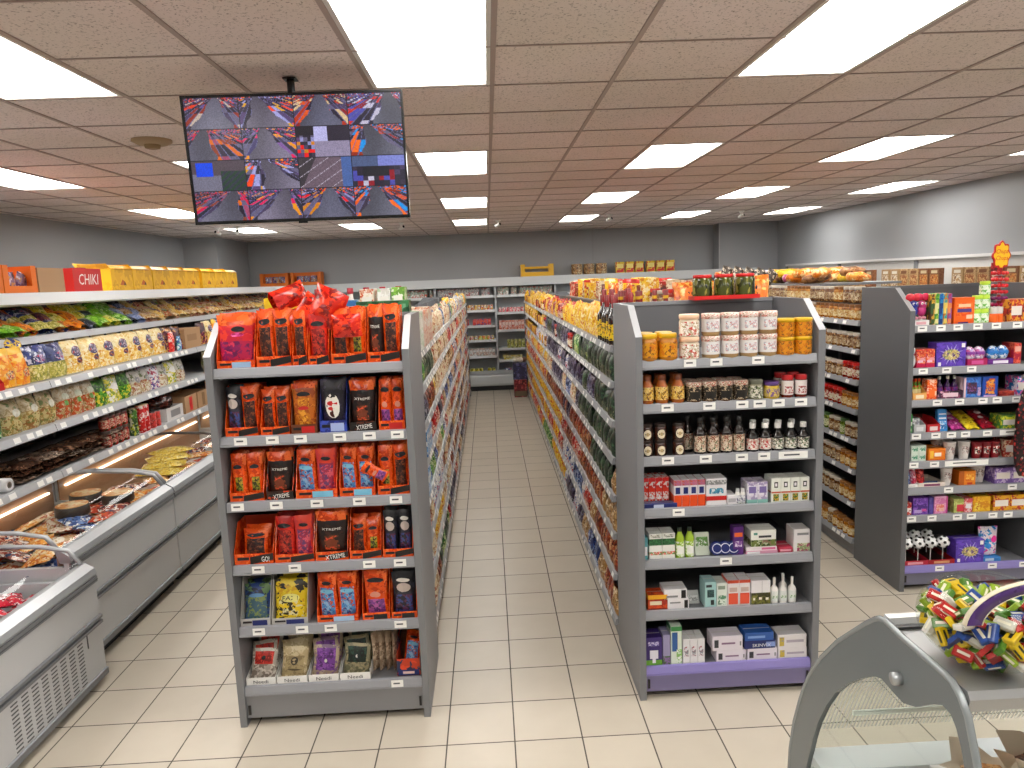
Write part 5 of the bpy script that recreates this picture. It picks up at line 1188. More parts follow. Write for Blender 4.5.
lrow(1, 8.25, ['drk', 'pop', 'orj', 'bluy', 'pop', 'pop', 'drk', 'bei', 'pop', 'bluy', 'orj', 'pop', 'drk', 'pop', 'bei', 'pop', 'bluy', 'orj'], lean=.1, extra='far end, ', second=False)
lrow(3, 8.3, ['drk', 'bei', 'bei2', 'whr', 'drk', 'nvy', 'bei', 'bei2', 'grn', 'drk', 'bei', 'whr', 'bei2', 'bei', 'drk', 'nvy', 'bei', 'whr', 'bei2', 'bei'], lean=.06, extra='far end, ', second=False)
# navy and yellow bags behind the orange ones, red crate of red packets
for i in range(3): LB['navt'].put(-3.42, 4.75+.24*i, 1.86, '%s small navy and yellow bag resting above the orange puffy bags' % ORD[i], rz=pi/2, rx=-.3)
t = tray(.42, .2, .24, M('C8201E', .35), .25, M('8A1614', .4), None, side=.95)
Kind('display_tray', 'tray', t).put(-3.23, 4.60, 1.650, 'red display tray at the near end of the second left wall shelf', rz=pi/2)
kk = Kind('snack_packet', 'snack packet', bag(.12, .2, .05, solid(PR(['E8281E', 'F0483A', 'C81A18', 'F8D8D0'], 24, .28)), seed=4))
for i in range(3): kk.put(-3.30, 4.47+.12*i, 1.655, '%s glossy red packet in the red tray on the left wall shelving' % ORD[i], rz=pi/2+.2, rx=-.25, ry=.25)
# red and blue pieces and cardboard box at the end of the second shelf
kk.put(-3.28, 7.47, 1.65, 'red packet beside the cardboard box, second left wall shelf', rz=pi/2)
Kind('snack_packet', 'snack packet', bag(.09, .15, .05, solid(PR(['3A8AC8', 'E8F0F4', '5AB0A0', '2A5A9A'], 30, .28)), seed=5)).put(-3.26, 7.6, 1.65, 'blue and white packet beside the cardboard box, second left wall shelf', rz=pi/2)
CARD = M('B08A64', .75); CARDD = M('8A6844', .8); TAPE = M('C8A078', .4)
def cbox(w, h, d, m, top=True, flaps=False, inside=CARDD, t=.004):
    b = MB().box(-w/2, w/2, 0, d, 0, t, m).box(-w/2, w/2, 0, t, t, h, m).box(-w/2, w/2, d-t, d, t, h, m).box(-w/2, -w/2+t, t, d-t, t, h, m).box(w/2-t, w/2, t, d-t, t, h, m)
    parts = []
    if flaps:
        f = MB(); hh = .07
        f.add([(-w/2, 0, h), (w/2, 0, h), (w/2, -.02, h+.0), (-w/2, -.02, h)], [(0, 1, 2, 3)], m)
        f.prism([(d, h), (d+.04, h+.055), (d+.036, h+.057), (d-.004, h)], 'x', -w/2, w/2, m)
        f.prism([(0, h), (.055, h+.03), (.053, h+.034), (-.004, h)], 'x', -w/2, w/2, m)
        f.add([(-w/2, d, h), (-w/2, 0, h), (-w/2-.03, .02, h+.045), (-w/2-.03, d-.02, h+.045)], [(0, 1, 2, 3)], m)
        parts = [('flaps', f)]
    elif top:
        b.box(-w/2, w/2, 0, d, h, h+.003, m).box(-w/2, w/2, d*.44, d*.56, h+.0032, h+.0042, TAPE)
    return b, parts
b, p = cbox(.42, .21, .3, CARD); b.T = None
b.front(-.15, .1, .08, .15, -.001, M('9A7450', .7)); K2('cardboard_box', 'box', (b, p)).put(-3.24, 7.93, 1.65, 'plain cardboard box at the far end of the second left wall shelf', rz=pi/2)
# lowest shelf: roll, flat dark trays, jars, cans, boxes
e = empty('paper_roll', (-3.33, 4.72, .98)); tag(e, 'white roll of wrapping lying on the lowest left wall shelf', 'roll')
b = MB(); b.T = Matrix.Translation((0, 0, .047)) @ Matrix.Rotation(pi/2, 4, 'Y') @ Matrix.Rotation(0, 4, 'Z')
b.lathe([(.022, -.3), (.047, -.3), (.047, .1), (.022, .1), (.022, -.3)], 22, M('D8D8DA', .5), caps=False); b.T = None; b.build('roll', e)
b = MB(); b.T = Matrix.Translation((0, 0, .047)) @ Matrix.Rotation(pi/2, 4, 'Y'); b.lathe([(.019, -.3), (.0215, -.3), (.0215, .102), (.019, .102), (.019, -.3)], 18, M('8A8076', .7), caps=False); b.build('core', e)
CHO = PR(['4A3024', '6A4A38', '2A1C16', '8A6A54'], 26, .15, (1, 1, 1), 2.)
def fpack(w, d, h, m):
    b = MB(); nx, ny = 8, 6; 
    def P_(i, j, s):
        u, v = -1+2*i/nx, -1+2*j/ny; e_ = (1-abs(u)**3)*(1-abs(v)**3)
        return (u*w/2, v*d/2, h/2+s*h/2*e_*(1+.2*sin(7*u+3*v)) )
    for s in (-1, 1):
        b.add([P_(i, j, s) for j in range(ny+1) for i in range(nx+1)], [((j*(nx+1)+i, j*(nx+1)+i+1, (j+1)*(nx+1)+i+1, (j+1)*(nx+1)+i) if s > 0 else (j*(nx+1)+i, (j+1)*(nx+1)+i, (j+1)*(nx+1)+i+1, j*(nx+1)+i+1)) for j in range(ny) for i in range(nx)], m, True)
    return b
kf = Kind('flat_pack', 'packet', fpack(.28, .3, .05, CHO)); kf2 = Kind('flat_pack', 'packet', fpack(.26, .3, .045, PR(['8A7466', '5A463A', 'B8A494', '3A2A22'], 40, .12, (1, 1, 1), 2.)))
for i in range(5):
    for j in range(3):
        (kf if (i+j) % 3 else kf2).put(-3.38+.01*j, 4.98+.285*i, .981+.045*j, '%s dark brown wrapped flat pack, %s pile, lowest left wall shelf' % (['bottom', 'middle', 'top'][j], ORD[i]), rz=pi/2+.05*(j-1), group='dark brown wrapped flat packs on the lowest left wall shelf')
kj = K2('food_jar', 'jar', jar(.045, .14, PR(['6A1A14', 'A83028', '4A1410', '2A3A1E'], 40, .15), M('4A3A34', .4), PR(['B83A30', '8A2A24', 'D8C8B0'], 50), .15, .2, .8))
for i in range(8): kj.put(-3.27, 6.02+.098*(i % 4)+.0, .98, 'dark red jar, %s in the front group, lowest left wall shelf' % ORD[i], group='dark red jars on the lowest left wall shelf') if i < 4 else kj.put(-3.27, 6.02+.098*(i % 4), 1.121, 'dark red jar, %s in the upper layer, lowest left wall shelf' % ORD[i-4], group='upper dark red jars on the lowest left wall shelf')
def can(r, h, m, top, l2=None):
    b = MB().lathe([(r*.95, 0), (r, .004), (r, h-.004), (r*.95, h)], 18, m); t_ = MB().lathe([(r*.93, h+.0003), (r*.93, h+.004)], 18, top)
    return b, [('lid', t_)]
kg_ = K2('snack_tube', 'can', can(.04, .245, PR(['2A4A24', 'D8D8C0', '4A7A2C', 'C8D03C'], 28, .3), M('E8D8B0', .3)))
kr_ = K2('snack_tube', 'can', can(.04, .25, PR(['C81E1E', 'B81A1C', 'E8E0DC', 'D82A28'], 34, .3), M('E8C890', .3)))
kg_.put(-3.27, 6.50, .98, 'green and cream tall can, lowest left wall shelf')
kr_.put(-3.26, 6.62, .98, 'left tall red and white snack tube, lowest left wall shelf'); kr_.put(-3.26, 6.705, .98, 'right tall red and white snack tube, lowest left wall shelf')
ks = K2('food_can', 'can', can(.045, .07, PR(['C83A34', 'D8605A', '8A2A24'], 34, .3), M('C8C8CA', .2, .8)))
for i, (x, y, z) in enumerate([(-3.27, 6.84, 0), (-3.27, 6.935, 0), (-3.27, 6.84, .0745), (-3.27, 6.935, .0745)]): ks.put(x, y, .98+z, 'short red can, %s of the little stack, lowest left wall shelf' % ['lower left', 'lower right', 'upper left', 'upper right'][i])
b, p = cbox(.38, .13, .3, M('D8D6D4', .5), False); b.front(-.1, .12, .03, .1, -.001, M('8A8A8C', .5)); K2('white_carton', 'box', (b, p)).put(-3.23, 7.28, .98, 'open white carton of dark cakes, lowest left wall shelf', rz=pi/2)
Kind('dark_cake_bag', 'food bag', MB().blob((0, .15, .19), (.2, .15, .1), PR(['3A1A14', '5A2A20', '240F0C'], 30, .2), 16, 10, lambda d: 1+.12*sin(9*d.x+5*d.y)+.06*sin(17*d.z))).put(-3.23, 7.2, .985, 'dark brown shiny bag slumped in the open white carton', rz=pi/2)
for i in range(2):
    b, p = cbox(.3, .18, .3, CARD, False); b.prism([(0, .18), (.3, .28), (.3, .284), (0, .184)], 'x', .149, .15, CARD); b.front(-.04, .04, .02, .16, -.001, RED if i == 0 else CARDD)
    K2('cardboard_box', 'box', (b, p)).put(-3.23, 7.68+.34*i, .98, '%s open cardboard box on the lowest left wall shelf' % ['nearer', 'farther'][i], rz=pi/2)
# boxes on top of the canopy
YB1 = PR(['E8B018', 'F0BC20', 'DCA414'], 6, .5); YB2 = M('D8A018', .55)
def top_box(y0, y1, h, K, label, dx=0.): K.put(-3.44+dx, (y0+y1)/2, 2.2935, label, rz=pi/2)
def obox(w, h, d=.3):
    b = MB(); m = M('E8761C', .5); b.box(-w/2, w/2, 0, d, 0, .004, m).box(-w/2, w/2, d-.004, d, .004, h, m)
    for s in (-1, 1):
        x0, x1 = (-w/2, -w/2+.004) if s < 0 else (w/2-.004, w/2); b.prism([(0, .004), (d-.004, .004), (d-.004, h), (0, h)], 'x', x0, x1, m)
    b.box(-w/2+.004, w/2-.004, 0, .004, .004, h*.25, m).box(-w/2+.004, -w/2+.06, 0, .004, h*.25, h, m).box(w/2-.06, w/2-.004, 0, .004, h*.25, h, m)
    return b
k = Kind('display_box', 'box', obox(.38, .2)); top_box(5.27, 5.65, .2, k, 'second orange open-fronted box of packets on top of the left wall shelving')
Kind('display_box', 'box', obox(.44, .2)).put(-3.44, 5.04, 2.2935, 'nearest orange open-fronted box on top of the left wall shelving', rz=pi/2)
km = Kind('snack_packet', 'snack packet', bag(.11, .14, .06, solid(PR(['8A7A9A', 'D8D4DC', '2A3040', 'C89A5A', '5A3A6A'], 26, .3, (1, 1, 1), 4.)), seed=9))
for j in range(2):
    for i in range(3):
        for q in range(1): km.put(-3.53+.0, 5.35+.115*i if j == 0 else 4.93+.115*i, 2.31+.0, '%s mixed-colour packet in the %s orange box on the left shelving' % (ORD[i], ['second', 'nearest'][j]), rz=pi/2, ry=.3*(i-1))
b, p = cbox(.34, .185, .3, M('B08C68', .7)); K2('cardboard_box', 'box', (b, p)).put(-3.44, 5.84, 2.2935, 'plain brown cardboard box between the orange and red boxes', rz=pi/2)
b, p = cbox(.44, .19, .3, M('C8201E', .45)); b.text('CHIKI', 0.01, .1, .3, .09, -.0015, M('F0E8E4', .5), .12); b.box(-.1, .02, .02, .08, .194, .2, M('8A1A18', .5))
K2('red_box', 'box', (b, p)).put(-3.44, 6.36, 2.2935, 'red carton with white lettering on top of the left wall shelving', rz=pi/2)
def ybox(w, h=.2, open_=True):
    b, p = cbox(w, h, .3, YB1, not open_, open_, inside=CARDD)
    b.add([(-.05, -.001, .05), (.03, -.001, .045), (.06, -.001, .07), (.0, -.001, .1)], [(0, 1, 2, 3)], M('C8641C', .5)); b.add([(.02, -.0015, .045), (.06, -.0015, .05), (.035, -.0015, .085)], [(0, 1, 2)], M('4A2A18', .5))
    return K2('yellow_box', 'box', (b, p))
ky = ybox(.40); ys = [6.95, 7.36, 7.78, 8.18, 8.58, 9.07, 9.48, 9.89]
for i, y in enumerate(ys): (ky if i < 4 else ky).put(-3.44, y, 2.2935, '%s yellow open-flap carton in the row on the left wall shelving' % ORD[i], rz=pi/2, group='yellow cartons on top of the left wall shelving')

# ------------------------------------------------------------------ freezers
FW = M('C8C9CB', .32); FG = M('7C7E82', .35, .2); FD = M('55575A', .5); RIM = M('A9ABAE', .3, .2)
LAMP = EM('FFE9CC', 3.0, 'freezer_lamp')
def freezer(y0, y1, x1, ztop, label, vents=False, warm='B58E70', lids=1, xb=-3.42, zb=.075):
    e = empty('chest_freezer', (x1, y0, 0)); tag(e, label, 'chest freezer', None); L = y1-y0; D = xb-x1
    b = MB().prism([(0, zb), (0, ztop-.077), (-.03, ztop-.077), (-.03, zb)], 'y', 0, L, FW)
    b.prism([(-.03, zb), (-.03, .16), (D, .16), (D, zb)], 'y', 0, L, FW).box(D, D+.03, 0, L, .16, ztop+.05, FW)
    b.box(D+.03, -.03, 0, .03, .16, ztop-.1, FW).box(D+.03, -.03, L-.03, L, .16, ztop-.1, FW); b.build('body', e)
    MB().box(D+.05, -.05, .03, L-.03, .0, zb-.001, M('1A1A1C', .7)).build('plinth', e)
    b = MB(); zm = ztop*.52
    for dz in (-.02, .012): b.prism([(0, zm+dz), (.016, zm+dz+.004), (.016, zm+dz+.020), (0, zm+dz+.024)], 'y', 0, L, FG)
    b.build('bumper', e)
    b = MB().prism([(-.05, ztop-.075), (.008, ztop-.075), (.014, ztop-.06), (.004, ztop-.03), (-.045, ztop), (-.075, ztop)], 'y', 0, L, RIM); b.prism([(0, ztop-.115), (.014, ztop-.11), (.014, ztop-.078), (0, ztop-.076)], 'y', 0, L, FG).prism([(.0141, ztop-.1), (.0155, ztop-.1), (.0155, ztop-.094), (.0141, ztop-.094)], 'y', 0, L, FD); b.build('rim', e)
    b = MB().prism([(0, zb), (.012, zb+.005), (.012, zb+.04), (0, zb+.045)], 'y', 0, L, FG); b.build('skirting', e)
    IN = M(warm, .5)
    b = MB().box(D+.031, D+.04, .031, L-.031, .42, ztop+.10, IN).box(-.085, -.076, .031, L-.031, .42, ztop-.02, IN).box(D+.041, -.086, .031, L-.031, .40, .42, M('C8C0BC', .5))
    b.build('liner', e)
    MB().box(D+.041, D+.06, .1, L-.1, ztop-.004, ztop+.006, LAMP).build('lamp', e)
    # curved glass lids with end arches
    arc = [(-.06, ztop-.0), (-.12, ztop+.085), (-.28, ztop+.117), (-.59, ztop+.132), (-.80, ztop+.12), (D+.045, ztop+.115)]
    n = max(1, round(L/1.4))
    for i in range(n+1):
        y = L*i/n; y = min(max(y, .016), L-.016)
        MB().tube([(px, y, pz) for px, pz in arc], .014, RIM if i in (0, n) else M('4A4644', .4), 8).build('lid_frame', e)
    for i in range(n):
        a, b_ = L*i/n+.03, L*(i+1)/n-.03
        g = MB(); vs = []; fs = []
        for q, (px, pz) in enumerate(arc): vs += [(px, a, pz), (px, b_, pz)]
        for q in range(len(arc)-1): fs.append((2*q, 2*q+1, 2*q+3, 2*q+2))
        g.add(vs, fs, GLASS('F4F6F6', .07, 'freezer_glass'), True); g.build('glass_lid', e)
    if vents:
        b = MB(); 
        for i in range(8):
            for j in range(13): b.box(.0005, .002, L-.2-.08*i-.05, L-.2-.08*i, .09+.0215*j, .097+.0215*j, FD)
        b.build('vent_grille', e)
        MB().box(.0005, .003, L-.17, L-.14, .395, .41, M('B82A24', .4)).box(.0005, .003, L-.155, L-.147, .27, .395, M('4A4A4C', .4)).build('sticker', e)
        MB().box(.0005, .003, L-.99, L-.985, .14, .40, FG).build('panel_seam', e)
    return e
freezer(2.9, 4.03, -2.35, .72, 'nearest white chest freezer with vent slots at lower left', True, 'A8A0B8', zb=.035)
freezer(4.05, 5.43, -2.5, .79, 'second white chest freezer, frozen packs under glass', warm='B08A6C')
freezer(5.45, 8.2, -2.5, .79, 'third white chest freezer beyond the packs, mostly empty', warm='C49A74')
freezer(8.22, 10.97, -2.5, .79, 'farthest white chest freezer against the left shelving', warm='C49A74')
rr = random.Random(11)
fk = []
for i, c in enumerate([['C8442C', 'E86A34', 'D8C8B0', '8A2A20'], ['2A4A8A', '5A7AB0', 'D8D8DC', '1E2E54'], ['E8DCC8', 'C8A47A', 'A8502C'], ['E8A048', 'C86A2C', 'F0D8A8'], ['8A3A2C', 'D8A890', 'E8E0D8', '2A3A5A']]):
    fk.append(Kind('frozen_pack', 'frozen pack', fpack(.22, .17, .045, PR(c, 28, .2, (1, 1, 1), 4.))))
FDn = ['red and orange', 'blue', 'cream', 'amber', 'brown and white']
for i in range(110):
    k = i % 5; lay = i//22; j = i % 22
    x = -2.73-.17*(j % 4)+rr.uniform(-.02, .02); y = 4.2+.22*(j//4)+rr.uniform(-.03, .03)
    fk[k].put(x, y, .425+.062*lay+.01*(3-(j % 4)), '%s frozen pack in the heap inside the second freezer' % FDn[k], rz=rr.uniform(0, 3), rx=rr.uniform(-.3, .3), ry=rr.uniform(-.3, .3), group='%s frozen packs in the second freezer' % FDn[k])
kp_ = K2('pie_tub', 'tub', can(.11, .07, M('3A3430', .4), PR(['E8B070', 'D8883C', 'F0D8B0'], 20, .3)))
for i, (x, y) in enumerate([(-2.98, 4.95), (-3.05, 5.25), (-2.80, 5.22)]): kp_.put(x, y, .735, '%s round dark tub with golden lid in the second freezer' % ['nearest', 'middle', 'farthest'][i])
kfr = Kind('chips_bag', 'frozen pack', fpack(.36, .26, .06, PR(['E8C850', 'D8B03C', 'F0E08A', 'A88A2C'], 40, .2, (1, 1, 1), 3.)))
for i in range(4): kfr.put(-2.95-.03*i, 6.25+.14*i, .66+.03*i, '%s yellow bag of frozen chips in the third freezer' % ORD[i], rz=.3*i, group='yellow bags of chips in the third freezer')
for i in range(30):
    fk[[0, 3, 4][i % 3]].put(-2.72-.18*(i % 3), 5.6+.22*(i//3), .60+.05*(i % 2), '%s frozen pack lying in the third freezer' % FDn[[0, 3, 4][i % 3]], rz=rr.uniform(0, 3), group='%s frozen packs in the third freezer' % FDn[[0, 3, 4][i % 3]])
PKM = [PR(['D8203C', 'E84A50', '8A1428', 'F0D0D4'], 30, .2), PR(['6A4A9A', '8A6AC0', 'B8A8D8'], 30, .2)]
kq = [Kind('frozen_pack', 'frozen pack', fpack(.2, .16, .05, m)) for m in PKM]
for i in range(24):
    k = 0 if (i % 4) < 2 else 1
    kq[k].put(-2.58-.17*(i % 4), 3.1+.15*(i//4)+rr.uniform(-.02, .02), .55+.02*(i % 2), '%s frozen pack in the nearest freezer' % ['red', 'violet'][k], rz=rr.uniform(0, 3), rx=rr.uniform(-.2, .2), group='%s frozen packs in the nearest freezer' % ['red', 'violet'][k])
# ------------------------------------------------------------------ back wall chilled shelving
BY = 14.58
e = empty('wall_chiller', (0, BY, 0)); tag(e, 'white chilled shelving across the back wall behind the aisles', 'chiller')
WMm = M('D2D6D8', .35); x0, x1 = -4.0, 5.5
MB().box(x0, x1, .37, .40, .0, 2.26, M('A8ADB0', .5)).build('back_panel', e)
MB().prism([(-.02, 2.13), (-.02, 2.30), (.40, 2.30), (.40, 2.265), (.06, 2.265), (.02, 2.13)], 'x', x0, x1, WMm).build('canopy', e)
MB().prism([(0, .10), (-.02, .14), (-.02, .30), (.0, .34), (.36, .34), (.36, .10)], 'x', x0, x1, WMm).prism([(-.028, .345), (-.028, .42), (-.02, .42), (-.02, .345)], 'x', x0, x1, M('B8BCC0', .4)).build('base', e)
MB().box(x0, x1, .03, .36, 0, .1, M('2A2A2C', .7)).build('plinth', e)
ups = [x0, -3.5, -2.28, -1.06, .16, 1.38, 2.6, 3.82, x1]
for x in ups: MB().box(x-.02, x+.02, .0, .37, .35, 2.13, M('A8ACB0', .4)).build('upright', e)
ZBK = {0: [1.95, 1.60, 1.24, .86, .62, .34], 1: [1.95, 1.66, 1.35, 1.05, .72, .34]}
shx = [(-.78-.6+.8+.0, 0), ]
bayx = [(ups[i]+.021, ups[i+1]-.021) for i in range(len(ups)-1)]
for i, (a, b_) in enumerate(bayx):
    for z in ZBK[i % 2]:
        if z > .4: MB().box(a, b_, .05, .37, z-.02, z, WMm).box(a, b_, .04, .05, z-.045, z+.006, M('DFE3E5', .35)).build('shelf', e)
WBK = 'the white chiller at the end of the middle aisle'
COLS = [(['D8D4D0', '8A9A8A', 'C8503C'], .05, .12), (['D8505A', 'E8A0A0', 'E8E0DC'], .07, .09), (['E8A08A', 'F0D8D0', 'C8503C'], .06, .15), (['C8C86A', 'E0DCA0', '8A8A4A'], .07, .17), (['E8D048', 'F0E8B0', 'D8D8D8'], .06, .07), (['4A6AA8', 'D8DCE8', 'C83A4A'], .07, .1),
        (['E0DCD8', '9A9A9A', 'A84A4A'], .05, .12), (['E8C060', 'D8D8D8', 'C8503C'], .06, .1), (['C8302C', 'E06A5A', '3A5AA8'], .07, .1), (['C8D048', 'C8CCE8', 'E87A5A'], .08, .08), (['C8A89A', 'D8D8D8', '8A9A9A'], .06, .12), (['D8C83C', 'E8E070', '8A8A3A'], .08, .12)]
rr = random.Random(21)
for bi in (2, 3, 4):
    a, b_ = bayx[bi][0], bayx[bi][1]
    for si, z in enumerate(ZBK[bi % 2]):
        cs, w, h = COLS[(si + 6*(bi % 2)) % 12]
        if si % 2: K = Kind('food_pack', 'food pack', *jar(w/2, h*1.2, PR(cs, 30, .3, (1, 1, 1), 4.), M(cs[0], .3), None, .15, n=10)[:1])
        else: K = Kind('food_pack', 'food pack', carton(w, h*1.25, .08, PR(cs, 26, .35, (1, 1, 1), 4.), [(.1, .9, .5, .8, M(cs[1], .4))]))
        x = a+.03+w/2
        while x < b_-w/2-.02:
            if rr.random() < .93: K.put(x, BY+.12, z+.001 if z > .4 else .341, 'small pack on the %s shelf of the back chiller, %s bay' % (['top', 'second', 'third', 'fourth', 'fifth', 'bottom'][si], ['left', 'right', 'far right'][bi-2]), group='packs on the %s shelf of the back chiller, %s bay' % (['top', 'second', 'third', 'fourth', 'fifth', 'bottom'][si], ['left', 'right', 'far right'][bi-2]))
            x += w+.006
# crate, floor display at the end of the aisle
def crate(w, h, d, m):
    b = MB().box(-w/2, w/2, 0, d, 0, .01, m)
    for y in (0, d-.01):
        b.box(-w/2, w/2, y, y+.01, .01, h*.35, m).box(-w/2, -w/2+.08, y, y+.01, h*.35, h, m).box(w/2-.08, w/2, y, y+.01, h*.35, h, m).box(-w/2+.08, w/2-.08, y, y+.01, h*.62, h*.8, m)
    for x in (-w/2, w/2-.01): b.box(x, x+.01, .01, d-.01, .01, h*.9, m)
    return b
Kind('plastic_crate', 'crate', crate(.66, .24, .36, M('F0B81C', .4))).put(1.03, BY-.0, 2.3005, 'yellow plastic crate on top of the back wall chiller')
for i, (x, w) in enumerate([(-4.25, .56), (-3.62, .60)]):
    Kind('display_box', 'box', obox(w, .26, .28)).put(x, BY+.02, 2.3005, '%s orange open-fronted box on top of the back chiller' % ['left', 'right'][i])
    for j in range(3): km.put(x-.14+.14*j, BY+.12, 2.32, '%s mixed packet in the %s orange box on the back chiller' % (ORD[j], ['left', 'right'][i]), sc=1.2)
e = empty('floor_display', (.72-.14, 13.9, 0)); tag(e, 'small dark stack of jars and boxes on the floor at the aisle end', 'display'); 
e.location = (.56, 13.72, 0)
MB().bbox(-.12, .12, -.12, .12, 0, .34, PR(['6A1420', '8A2430', '3A1014', 'C8605A'], 16), .005).box(-.115, .115, -.121, -.1203, .02, .12, M('6A5A44', .5)).build('lower_box', e)
MB().bbox(-.13, .13, -.12, .12, .345, .66, PR(['2A2A4A', '3A3A6A', '1A1A30', '6A6A9A'], 16), .005).build('upper_box', e)
b = MB()
for i, (x, y) in enumerate([(-.07, -.04), (.02, -.06), (.09, -.02), (-.02, .05)]): b.blob((x, y, .72), (.055, .055, .05), [M('D8D0B8', .4), M('E8E0D0', .4), M('8A6A5A', .4), M('C8B898', .4)][i], 10, 8)
b.build('netted_bags', e)
# things on top of the middle gondolas
WTB = 'on top of the gondola right of the aisle'
def topbag(cs, x, y, z, w, h, desc, rx=-.3, rz=0, ry=0, seed=0, t=.08):
    Kind('food_bag', 'food bag', bag(w, h, t, solid(PR(cs, 22, .3)), 8, 9, seed=seed)).put(x, y, z, desc, rx=rx, rz=rz, ry=ry)
kx = KB['yel']
# right half top shelf of gondola B, seen above the honey stand
for i, (x, y, key) in [] and enumerate([(1.25, 4.5, 'org'), (1.38, 4.55, 'red'), (1.52, 4.6, 'org'), (1.3, 4.85, 'jb'), (1.42, 4.9, 'jb'), (1.54, 4.95, 'org'), (1.35, 5.3, 'crm'), (1.5, 5.4, 'rbr'), (1.3, 5.8, 'wht'), (1.5, 6.0, 'org'), (1.4, 6.6, 'yel'), (1.5, 7.2, 'crm')]):
    KB[key].put(x, y, ZR[0]-.005, '%s, %s behind the gherkin jars on the gondola top shelf' % (DESC[key], ORD[i]), sc=1.35 if key[0] != 'j' else 1.6)
def fillx(y0, y1, xs, kinds, zt, where, seed, sc=1.):
    rr = random.Random(seed); y = y0
    while y < y1:
        for x in xs:
            k = rr.choice(kinds); KB[k].put(x, y, zt, '%s %s' % (DESC[k], where), rz=rr.uniform(-.3, .3), sc=sc*rr.uniform(.9, 1.1), group='%ss %s' % (DESC[k], where))
        y += .16
0 and fillx(4.75, 6.6, [1.58, 1.44], ['org', 'rbr', 'jb', 'org', 'pur'], ZR[0]-.005, 'on the far top shelf behind the gherkin jars', 5, 1.3)
0 and fillx(6.7, 12, [1.55], ['crd', 'yel', 'org', 'crm', 'wht'], ZR[0]-.005, 'along the hidden-side top shelf of the gondola right of the aisle', 6, 1.35)
kyc = Kind('food_carton', 'carton', carton(.17, .22, .12, PR(['E8C020', 'F0D038', 'C8201C'], 14), [(.1, .9, .4, .8, M('F4E080', .4)), (.1, .9, .05, .25, RED)]))
for i, x in enumerate([2.72, 2.92, 3.12, 3.35, 3.55, 3.75]): kyc.put(x, BY+.05, 2.3005, '%s yellow and red carton from the left on the back chiller' % ORD[i], group='yellow cartons on top of the back chiller')
ktc = Kind('food_tin', 'tin', MB().lathe([(.11, 0), (.115, .01), (.115, .2), (.11, .21)], 16, PR(['A87A4A', '6A4A2C', 'D8C8A0'], 20)))
for i, x in enumerate([1.85, 2.1, 2.35]): ktc.put(x, BY+.15, 2.3005, '%s round brown tin from the left on the back chiller' % ORD[i])
# top shelf of gondola A behind the orange stand
for i, x in enumerate([-1.22, -1.12, -1.02, -.92, -.82]):
    pass
kbk = Kind('food_carton', 'carton', carton(.2, .2, .14, PR(['F0C81C', 'E8B818'], 12), [(.1, .2, .1, .6, BLK), (.28, .38, .1, .6, BLK), (.46, .56, .1, .6, BLK), (.64, .74, .1, .6, BLK), (.8, .9, .1, .6, BLK)]))
fx_ = [(-1.18, 'kbk'), (-.97, 'kbk'), (-.80, 'cbl'), (-.70, 'ccr'), (-.6, 'cwh'), (-.52, 'cgr')]
for i, (x, k) in enumerate(fx_):
    (kbk if k == 'kbk' else KB[k]).put(x, 4.16 if k == 'kbk' else 4.2, 1.995, '%s carton from the left in the row on top behind the orange stand' % ORD[i])
MB_ = None
kbt = K2('sauce_bottle', 'bottle', bottle(.034, .24, M('E8E0DC', .3), M('A81E30', .35), PR(['D8503C', 'E8E0D8', '5A8A4A'], 40), .5, .1, .6, .14))
for i in range(6): kbt.put(-1.05+.1*i, 4.5, 1.995, '%s bottle with red cap from the left, on top behind the orange stand' % ORD[i], group='red-capped bottles on top behind the orange stand')
e = empty('top_board', (-.9, 4.1, 1.965)); tag(e, 'narrow grey shelf board on top of the gondola behind the orange stand', 'shelf'); MB().box(-.42, .42, 0, .6, 0, .029, SHELFM).build('board', e)
kgb = Kind('green_carton', 'carton', carton(.3, .16, .12, PR(['2A5A3A', '3A7A4A', '1E4A2C'], 14), [(.06, .94, .12, .88, PR(['4A8A5A', '6AA07A', '2A5A3A'], 30))])); kgb.put(-.60, 4.115+.0, 1.995+.0, 'flat dark green carton on top behind the orange stand')
e = empty('top_board', (1.2, 4.15, 1.972)); tag(e, 'grey top board of the gondola behind the gherkin jars', 'shelf'); MB().box(-.05, .44, 0, 6.4, 0, .018, SHELFM).build('board', e)
rr = random.Random(44)
stk = Kind('bread_stick_bag', 'food bag', bag(.07, .3, .04, windowed(PR(['2A2018', '4A3A2C', 'C8B8A0'], 30), PR(['6A5A4A', '2A221C'], 40)), 6, 9, seed=3))
for i in range(5): stk.put(1.36+.055*i, 4.30, 1.99, '%s dark slim packet leaning behind the gherkin jars' % ORD[i], ry=.35+.06*i, rz=.2, group='dark slim packets behind the gherkin jars')
okk = Kind('crisp_bag', 'snack bag', bag(.2, .2, .08, solid(PR(['E8741C', 'F0903C', 'C8501A', 'F4C060'], 20, .3)), 8, 9, seed=6, badge=[oval(0, .55, .45, .25, M('F07A18', .3)), oval(-.12, .6, .07, .06, BLK), oval(.12, .6, .07, .06, BLK), oval(0, .42, .25, .05, BLK)]))
for i, (x, y, z_) in enumerate([(1.60, 4.28, 2.02), (1.48, 4.5, 1.99), (1.6, 4.75, 1.99), (1.3, 4.6, 1.99)]): okk.put(x, y, z_, '%s orange round-marked bag standing behind the gherkin jars' % ORD[i], rx=-.2, rz=.1*i-.1)
y = 4.95
while y < 10.3:
    for x in (1.25, 1.4, 1.56):
        k = rr.choice(['org', 'rbr', 'yel', 'jb', 'crd', 'crm', 'jr', 'yel2']); KB[k].put(x, y, 1.9905, '%s on the top board behind the gherkin jars' % DESC[k], rz=rr.uniform(-.3, .3), sc=1.15, group='%ss on the top board behind the gherkin jars' % DESC[k])
    y += .19
